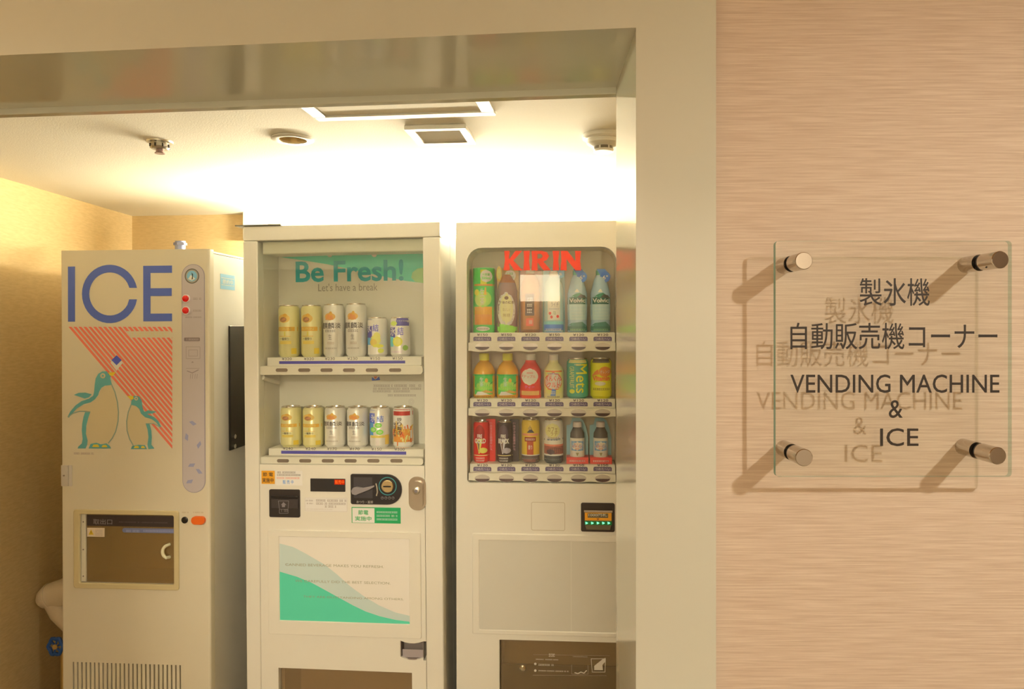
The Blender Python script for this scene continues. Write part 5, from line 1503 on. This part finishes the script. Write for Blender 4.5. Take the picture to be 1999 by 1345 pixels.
# pipes by the left wall
pY = 2.60
M_PVC = principled('ivory_pipe', (.72, .62, .46), .5)
g = lambda px, py, y=pY: at_y(px, py, y)
pr = thing('drain_pipe', 'ivory pipe elbow behind the ice dispenser by the alcove wall', 'pipe', Matrix.Translation((g(110, 1170).x, pY, 0)))
off = pr.matrix_world.translation
L_ = lambda v: tuple(Vector(v) - off)
mb = MB(); mb.tube([L_(g(150, 1146)), L_(g(125, 1156)), L_(g(106, 1161)), L_(g(94, 1165)), L_(g(84, 1170)), L_(g(77, 1172))], [.049, .049, .046, .042, .034, .020], M_PVC, 20); mb.build('elbow', pr)
mb = MB(); mb.tube([L_(g(101, 1163)), L_(g(98.5, 1164))], [.0475, .0475], M_PVC, 20); mb.build('coupling', pr)
mb = MB(); mb.tube([L_(g(104, 1168)), L_(g(118, 1195)), L_(g(146, 1225)), L_(g(149, 1300)), (L_(g(149, 1300))[0], 0, .02)], .036, M_PVC, 16); mb.build('down_pipe', pr)
M_BLUE = principled('blue_handwheel', (.02, .10, .42), .4)
M_BRASS = principled('brass', (.75, .6, .3), .35, 1.0)
cw = g(113, 1259, 2.56)
vv = thing('stop_valve', 'blue handwheel valve beside the ice dispenser base', 'valve', Matrix.Translation((cw.x, cw.y, 0)))
mb = MB(); ring_p = [(.024 * math.cos(2 * PI * k / 24) * (1 + .10 * math.cos(6 * 2 * PI * k / 24)), -.012, cw.z + .029 * math.sin(2 * PI * k / 24) * (1 + .10 * math.cos(6 * 2 * PI * k / 24))) for k in range(25)]
mb.tube(ring_p, .0065, M_BLUE, 10); hw_ = mb.build('handwheel', vv)
for k in range(3):
    a = k * PI / 3 + .3
    mb = MB(); mb.tube([(-.024 * math.cos(a), -.012, cw.z - .029 * math.sin(a)), (.024 * math.cos(a), -.012, cw.z + .029 * math.sin(a))], .0035, M_BLUE, 8); mb.build('spoke', hw_)
mb = MB(); mb.lathe([(.009, -.018), (.009, .03)], M_BRASS, 12, (0, 0, cw.z), 'y'); mb.build('stem', vv)
mb = MB(); mb.tube([(0, .035, cw.z), (0, .035, .01)], .012, M_BRASS, 12); mb.build('riser', vv)

# ================================================================== alcove ceiling fittings
cz = ZC
cy = Matrix.Rotation(-YAW, 4, 'Z')
# access hatch
cr = at_z(622, 231, cz); crr = at_z(968, 219.5, cz)
hw = (crr - cr).length
hat = thing('access_hatch', 'square ceiling access hatch with a white metal frame near the header', 'hatch', Matrix.Translation((cr + crr) / 2) @ Matrix.Rotation(math.atan2((crr - cr).y, (crr - cr).x), 4, 'Z'))
fw = .030
mb = MB()
for (a, b_, c_, d_) in ((-hw / 2, hw / 2, -fw, 0), (-hw / 2, hw / 2, -hw, -hw + fw), (-hw / 2, -hw / 2 + fw, -hw + fw, -fw), (hw / 2 - fw, hw / 2, -hw + fw, -fw)):
    mb.box(a, b_, c_, d_, -.008, -.0003, M_PLW)
mb.build('hatch_frame', hat, bevel=.002)
mb = MB(); mb.box(-hw / 2 + fw + .003, hw / 2 - fw - .003, -hw + fw + .003, -fw - .003, -.004, -.0003, M_CEIL); mb.build('hatch_panel', hat, smooth=0)
# vent
va = at_z(788, 243.5, cz); vb = at_z(910, 241, cz); vw = (vb - va).length
ven = thing('ceiling_vent', 'square white ceiling vent with louvre slats', 'vent', Matrix.Translation((va + vb) / 2) @ cy)
M_VSL = principled('vent_shade_tan', (.62, .48, .28), .5)  # shade behind the slats put into a darker tan
i_ = vw * .13; vd = vw
mb = MB(); hh = .010
mb.ring([(vw / 2, vd), (-vw / 2, vd), (-vw / 2, 0), (vw / 2, 0)], [(vw / 2 - i_, vd - i_), (-vw / 2 + i_, vd - i_), (-vw / 2 + i_, i_), (vw / 2 - i_, i_)], -.012, -.0003, M_PLW)
mb.v = [(x, z, y) for x, y, z in mb.v]
mb.build('vent_frame', ven, bevel=.002)
mb = MB(); mb.box(-vw / 2 + i_, vw / 2 - i_, i_, vd - i_, -.0012, -.0004, M_VSL); mb.build('vent_back', ven, smooth=0)
ns = 6
me = None
for k in range(ns):
    yy = i_ + (vd - 2 * i_) * (k + .5) / ns
    if me is None:
        mb = MB(); mb.add([(-vw / 2 + i_, -.003, -.004), (vw / 2 - i_, -.003, -.004), (vw / 2 - i_, .002, -.0095), (-vw / 2 + i_, .002, -.0095), (-vw / 2 + i_, .000, -.003), (vw / 2 - i_, .000, -.003), (vw / 2 - i_, .005, -.0085), (-vw / 2 + i_, .005, -.0085)], [(0, 1, 2, 3), (7, 6, 5, 4), (0, 4, 5, 1), (2, 6, 7, 3), (0, 3, 7, 4), (1, 5, 6, 2)], M_VSL)
        mb.ml = [M_PLW]
        ob = mb.build('slat', ven, smooth=0); me = ob.data
    else:
        ob = bpy.data.objects.new('slat', me); COL.objects.link(ob); ob.parent = ven
    ob.location = (0, yy, 0)
# smoke detector
sd = at_z(1178, 263, cz)
smk = thing('smoke_detector', 'round white smoke detector on the ceiling by the pillar', 'smoke detector', Matrix.Translation(sd))
mb = MB(); mb.lathe([(.0, -.0003), (.055, -.0003), (.055, -.010), (.050, -.014), (.0, -.014)], M_PLW, 40); mb.build('base', smk)
mb = MB(); mb.lathe([(.0, -.014), (.043, -.014), (.043, -.024), (.030, -.032), (.0, -.032)], M_PLW, 40); mb.build('housing', smk)
mb = MB(); mb.lathe([(.024, -.032), (.024, -.040)], C(110, 90, 60), 32); mb.build('sensor_grille', smk)
mb = MB(); mb.lathe([(.0, -.040), (.027, -.040), (.025, -.046), (.0, -.047)], M_PLW, 32); mb.build('sensor_cap', smk)
for k in range(6):
    a = k * PI / 3
    mb = MB(); mb.box(.0235 * math.cos(a) - .002, .0235 * math.cos(a) + .002, .0235 * math.sin(a) - .002, .0235 * math.sin(a) + .002, -.040, -.032, M_PLW); mb.build('rib', smk)
# unlit downlight
dlt = thing('recessed_downlight', 'round unlit recessed downlight in the alcove ceiling', 'downlight', Matrix.Translation(dl))
M_CONE = principled('downlight_reflector', (.62, .48, .24), .3, .3)
mb = MB(); mb.lathe([(.055, -.0003), (.056, -.004), (.052, -.006), (.038, -.006), (.0358, -.001)], M_PLW, 40, caps=False); mb.build('trim_ring', dlt)
mb = MB(); mb.lathe([(.0362, -.004), (.034, .03), (.028, .055), (0.0, .056)], M_CONE, 40, caps=False); mb.build('reflector', dlt)
mb = MB(); mb.lathe([(.016, .055), (.016, .02), (.011, .008), (.0, .005)], M_PLW, 24); mb.build('lamp', dlt)
# sprinkler
sp = at_z(312, 276, cz)
spr = thing('sprinkler_head', 'small metal sprinkler head on the alcove ceiling above the ice dispenser', 'sprinkler', Matrix.Translation(sp))
mb = MB(); mb.lathe([(.0, -.0003), (.034, -.0003), (.033, -.004), (.024, -.007), (.0, -.007)], M_STEEL, 28); mb.build('escutcheon', spr)
mb = MB(); mb.lathe([(.023, -.007), (.025, -.016), (.021, -.022), (.012, -.024)], M_STEEL, 24); mb.build('skirt', spr)
for k in range(8):
    a = 2 * PI * k / 8
    mb = MB(); mb.box(.0245 * math.cos(a) - .002, .0245 * math.cos(a) + .002, .0245 * math.sin(a) - .002, .0245 * math.sin(a) + .002, -.018, -.009, M_DARK); mb.build('slot', spr)
mb = MB(); mb.lathe([(.010, -.024), (.010, -.030), (.013, -.032), (.013, -.034), (.0, -.034)], C(150, 110, 80, .3, .6), 20); mb.build('deflector', spr)

# ================================================================== lamps
for k, (fr_, zt_, xa, xb, lb) in enumerate(((VF, zt - .006, -.42, .352, 'slim fluorescent lamp lying on top of the can vending machine'), (KF, kzt - .006, -.27, .31, 'slim fluorescent lamp lying on top of the bottle vending machine'))):
    M_TUBE = emitter('fluorescent_tube', TUBEC, LAMP['tube'][k])
    fl_ = thing('fluorescent_lamp', lb, 'lamp', fr_.M @ Matrix.Translation((0, .52, zt_ + .0005)), 'fluorescent lamps on the machines')
    mb = MB(); mb.box(xa, xb, -.008, .008, .0, .018, M_PLW); mb.build('fixture', fl_, bevel=.002)
    mb = MB(); mb.tube([(xa + .012, 0, .042), (xb - .012, 0, .042)], .008, M_TUBE, 12); mb.build('tube', fl_)
    for x_ in (xa + .006, xb - .006):
        mb = MB(); mb.box(x_ - .006, x_ + .006, -.010, .010, .017, .054, M_PLW); mb.build('lamp_holder', fl_)


def downlight(loc, target, power, size, spot, label, blend=0.6, col=WARM, rad=0.035):
    t = thing('corridor_downlight', label, 'downlight', Matrix.Translation(loc), 'downlights in the corridor ceiling')
    mb = MB(); mb.lathe([(.060, -.0003), (.060, -.004), (.048, -.006), (.046, -.001), (0, -.001)], M_PLW, 32); mb.build('trim_ring', t)
    l = bpy.data.lights.new('downlight_lamp', 'SPOT')
    l.energy = power; l.color = col; l.shadow_soft_size = rad; l.spot_size = math.radians(spot); l.spot_blend = blend
    o = bpy.data.objects.new('downlight_lamp', l); COL.objects.link(o)
    o.parent = t
    o.location = (0, 0, -.045)
    dv = Vector(target) - (Vector(loc) + Vector((0, 0, -.045)))
    o.rotation_euler = dv.to_track_quat('-Z', 'Y').to_euler()
    return t


downlight((1.30, -0.48, 2.42), (0.40, 0.79, 1.12), LAMP['sign'], 0, 58, 'corridor downlight aimed at the glass sign', 1.0)
for x_, lb in ((-1.7, 'added fill downlight over the far end of the corridor wall'), (-0.4, 'added fill downlight opposite the alcove'), (0.9, 'added fill downlight opposite the glass sign')):
    downlight((x_, -1.1, 2.42), (x_, -1.9, 1.2), LAMP['hall_fill'], 0, 120, lb, 0.8)  # added wall washers, soft bounced fill for the machine fronts
downlight((-0.95, 0.40, 2.42), (-0.85, 0.85, 1.7), LAMP['header'], 0, 110, 'added orange downlight that tints the alcove header', 1.0, ORANGE)  # added lamp, there only to turn the header orange
downlight((-0.95, -1.70, 2.42), (-0.50, 2.37, 0.74), LAMP['beam_fill'], 0, 26, 'added fill downlight aimed into the alcove', 1.0, (1.0, 0.86, 0.62), 0.06)  # added narrow spot that brightens the machine fronts
# wall lamp added opposite to give the bright rectangle in the bottle machine's glass
sc_ = thing('added_wall_lamp', 'added glowing wall lamp on the opposite corridor wall, for its reflection', 'wall lamp', Matrix.Translation((-0.40, -1.90, 1.99)))
mb = MB(); mb.box(-.06, .06, .0005, .03, -.06, .06, M_STEEL); mb.build('back_plate', sc_, bevel=.003)
M_SHADE = emitter('added_lamp_glow', (1.0, 0.80, 0.52), LAMP['added_lamp'])
mb = MB(); mb.box(-.18, .18, .03, .11, -.12, .12, M_SHADE); mb.build('lamp_shade', sc_, bevel=.004)
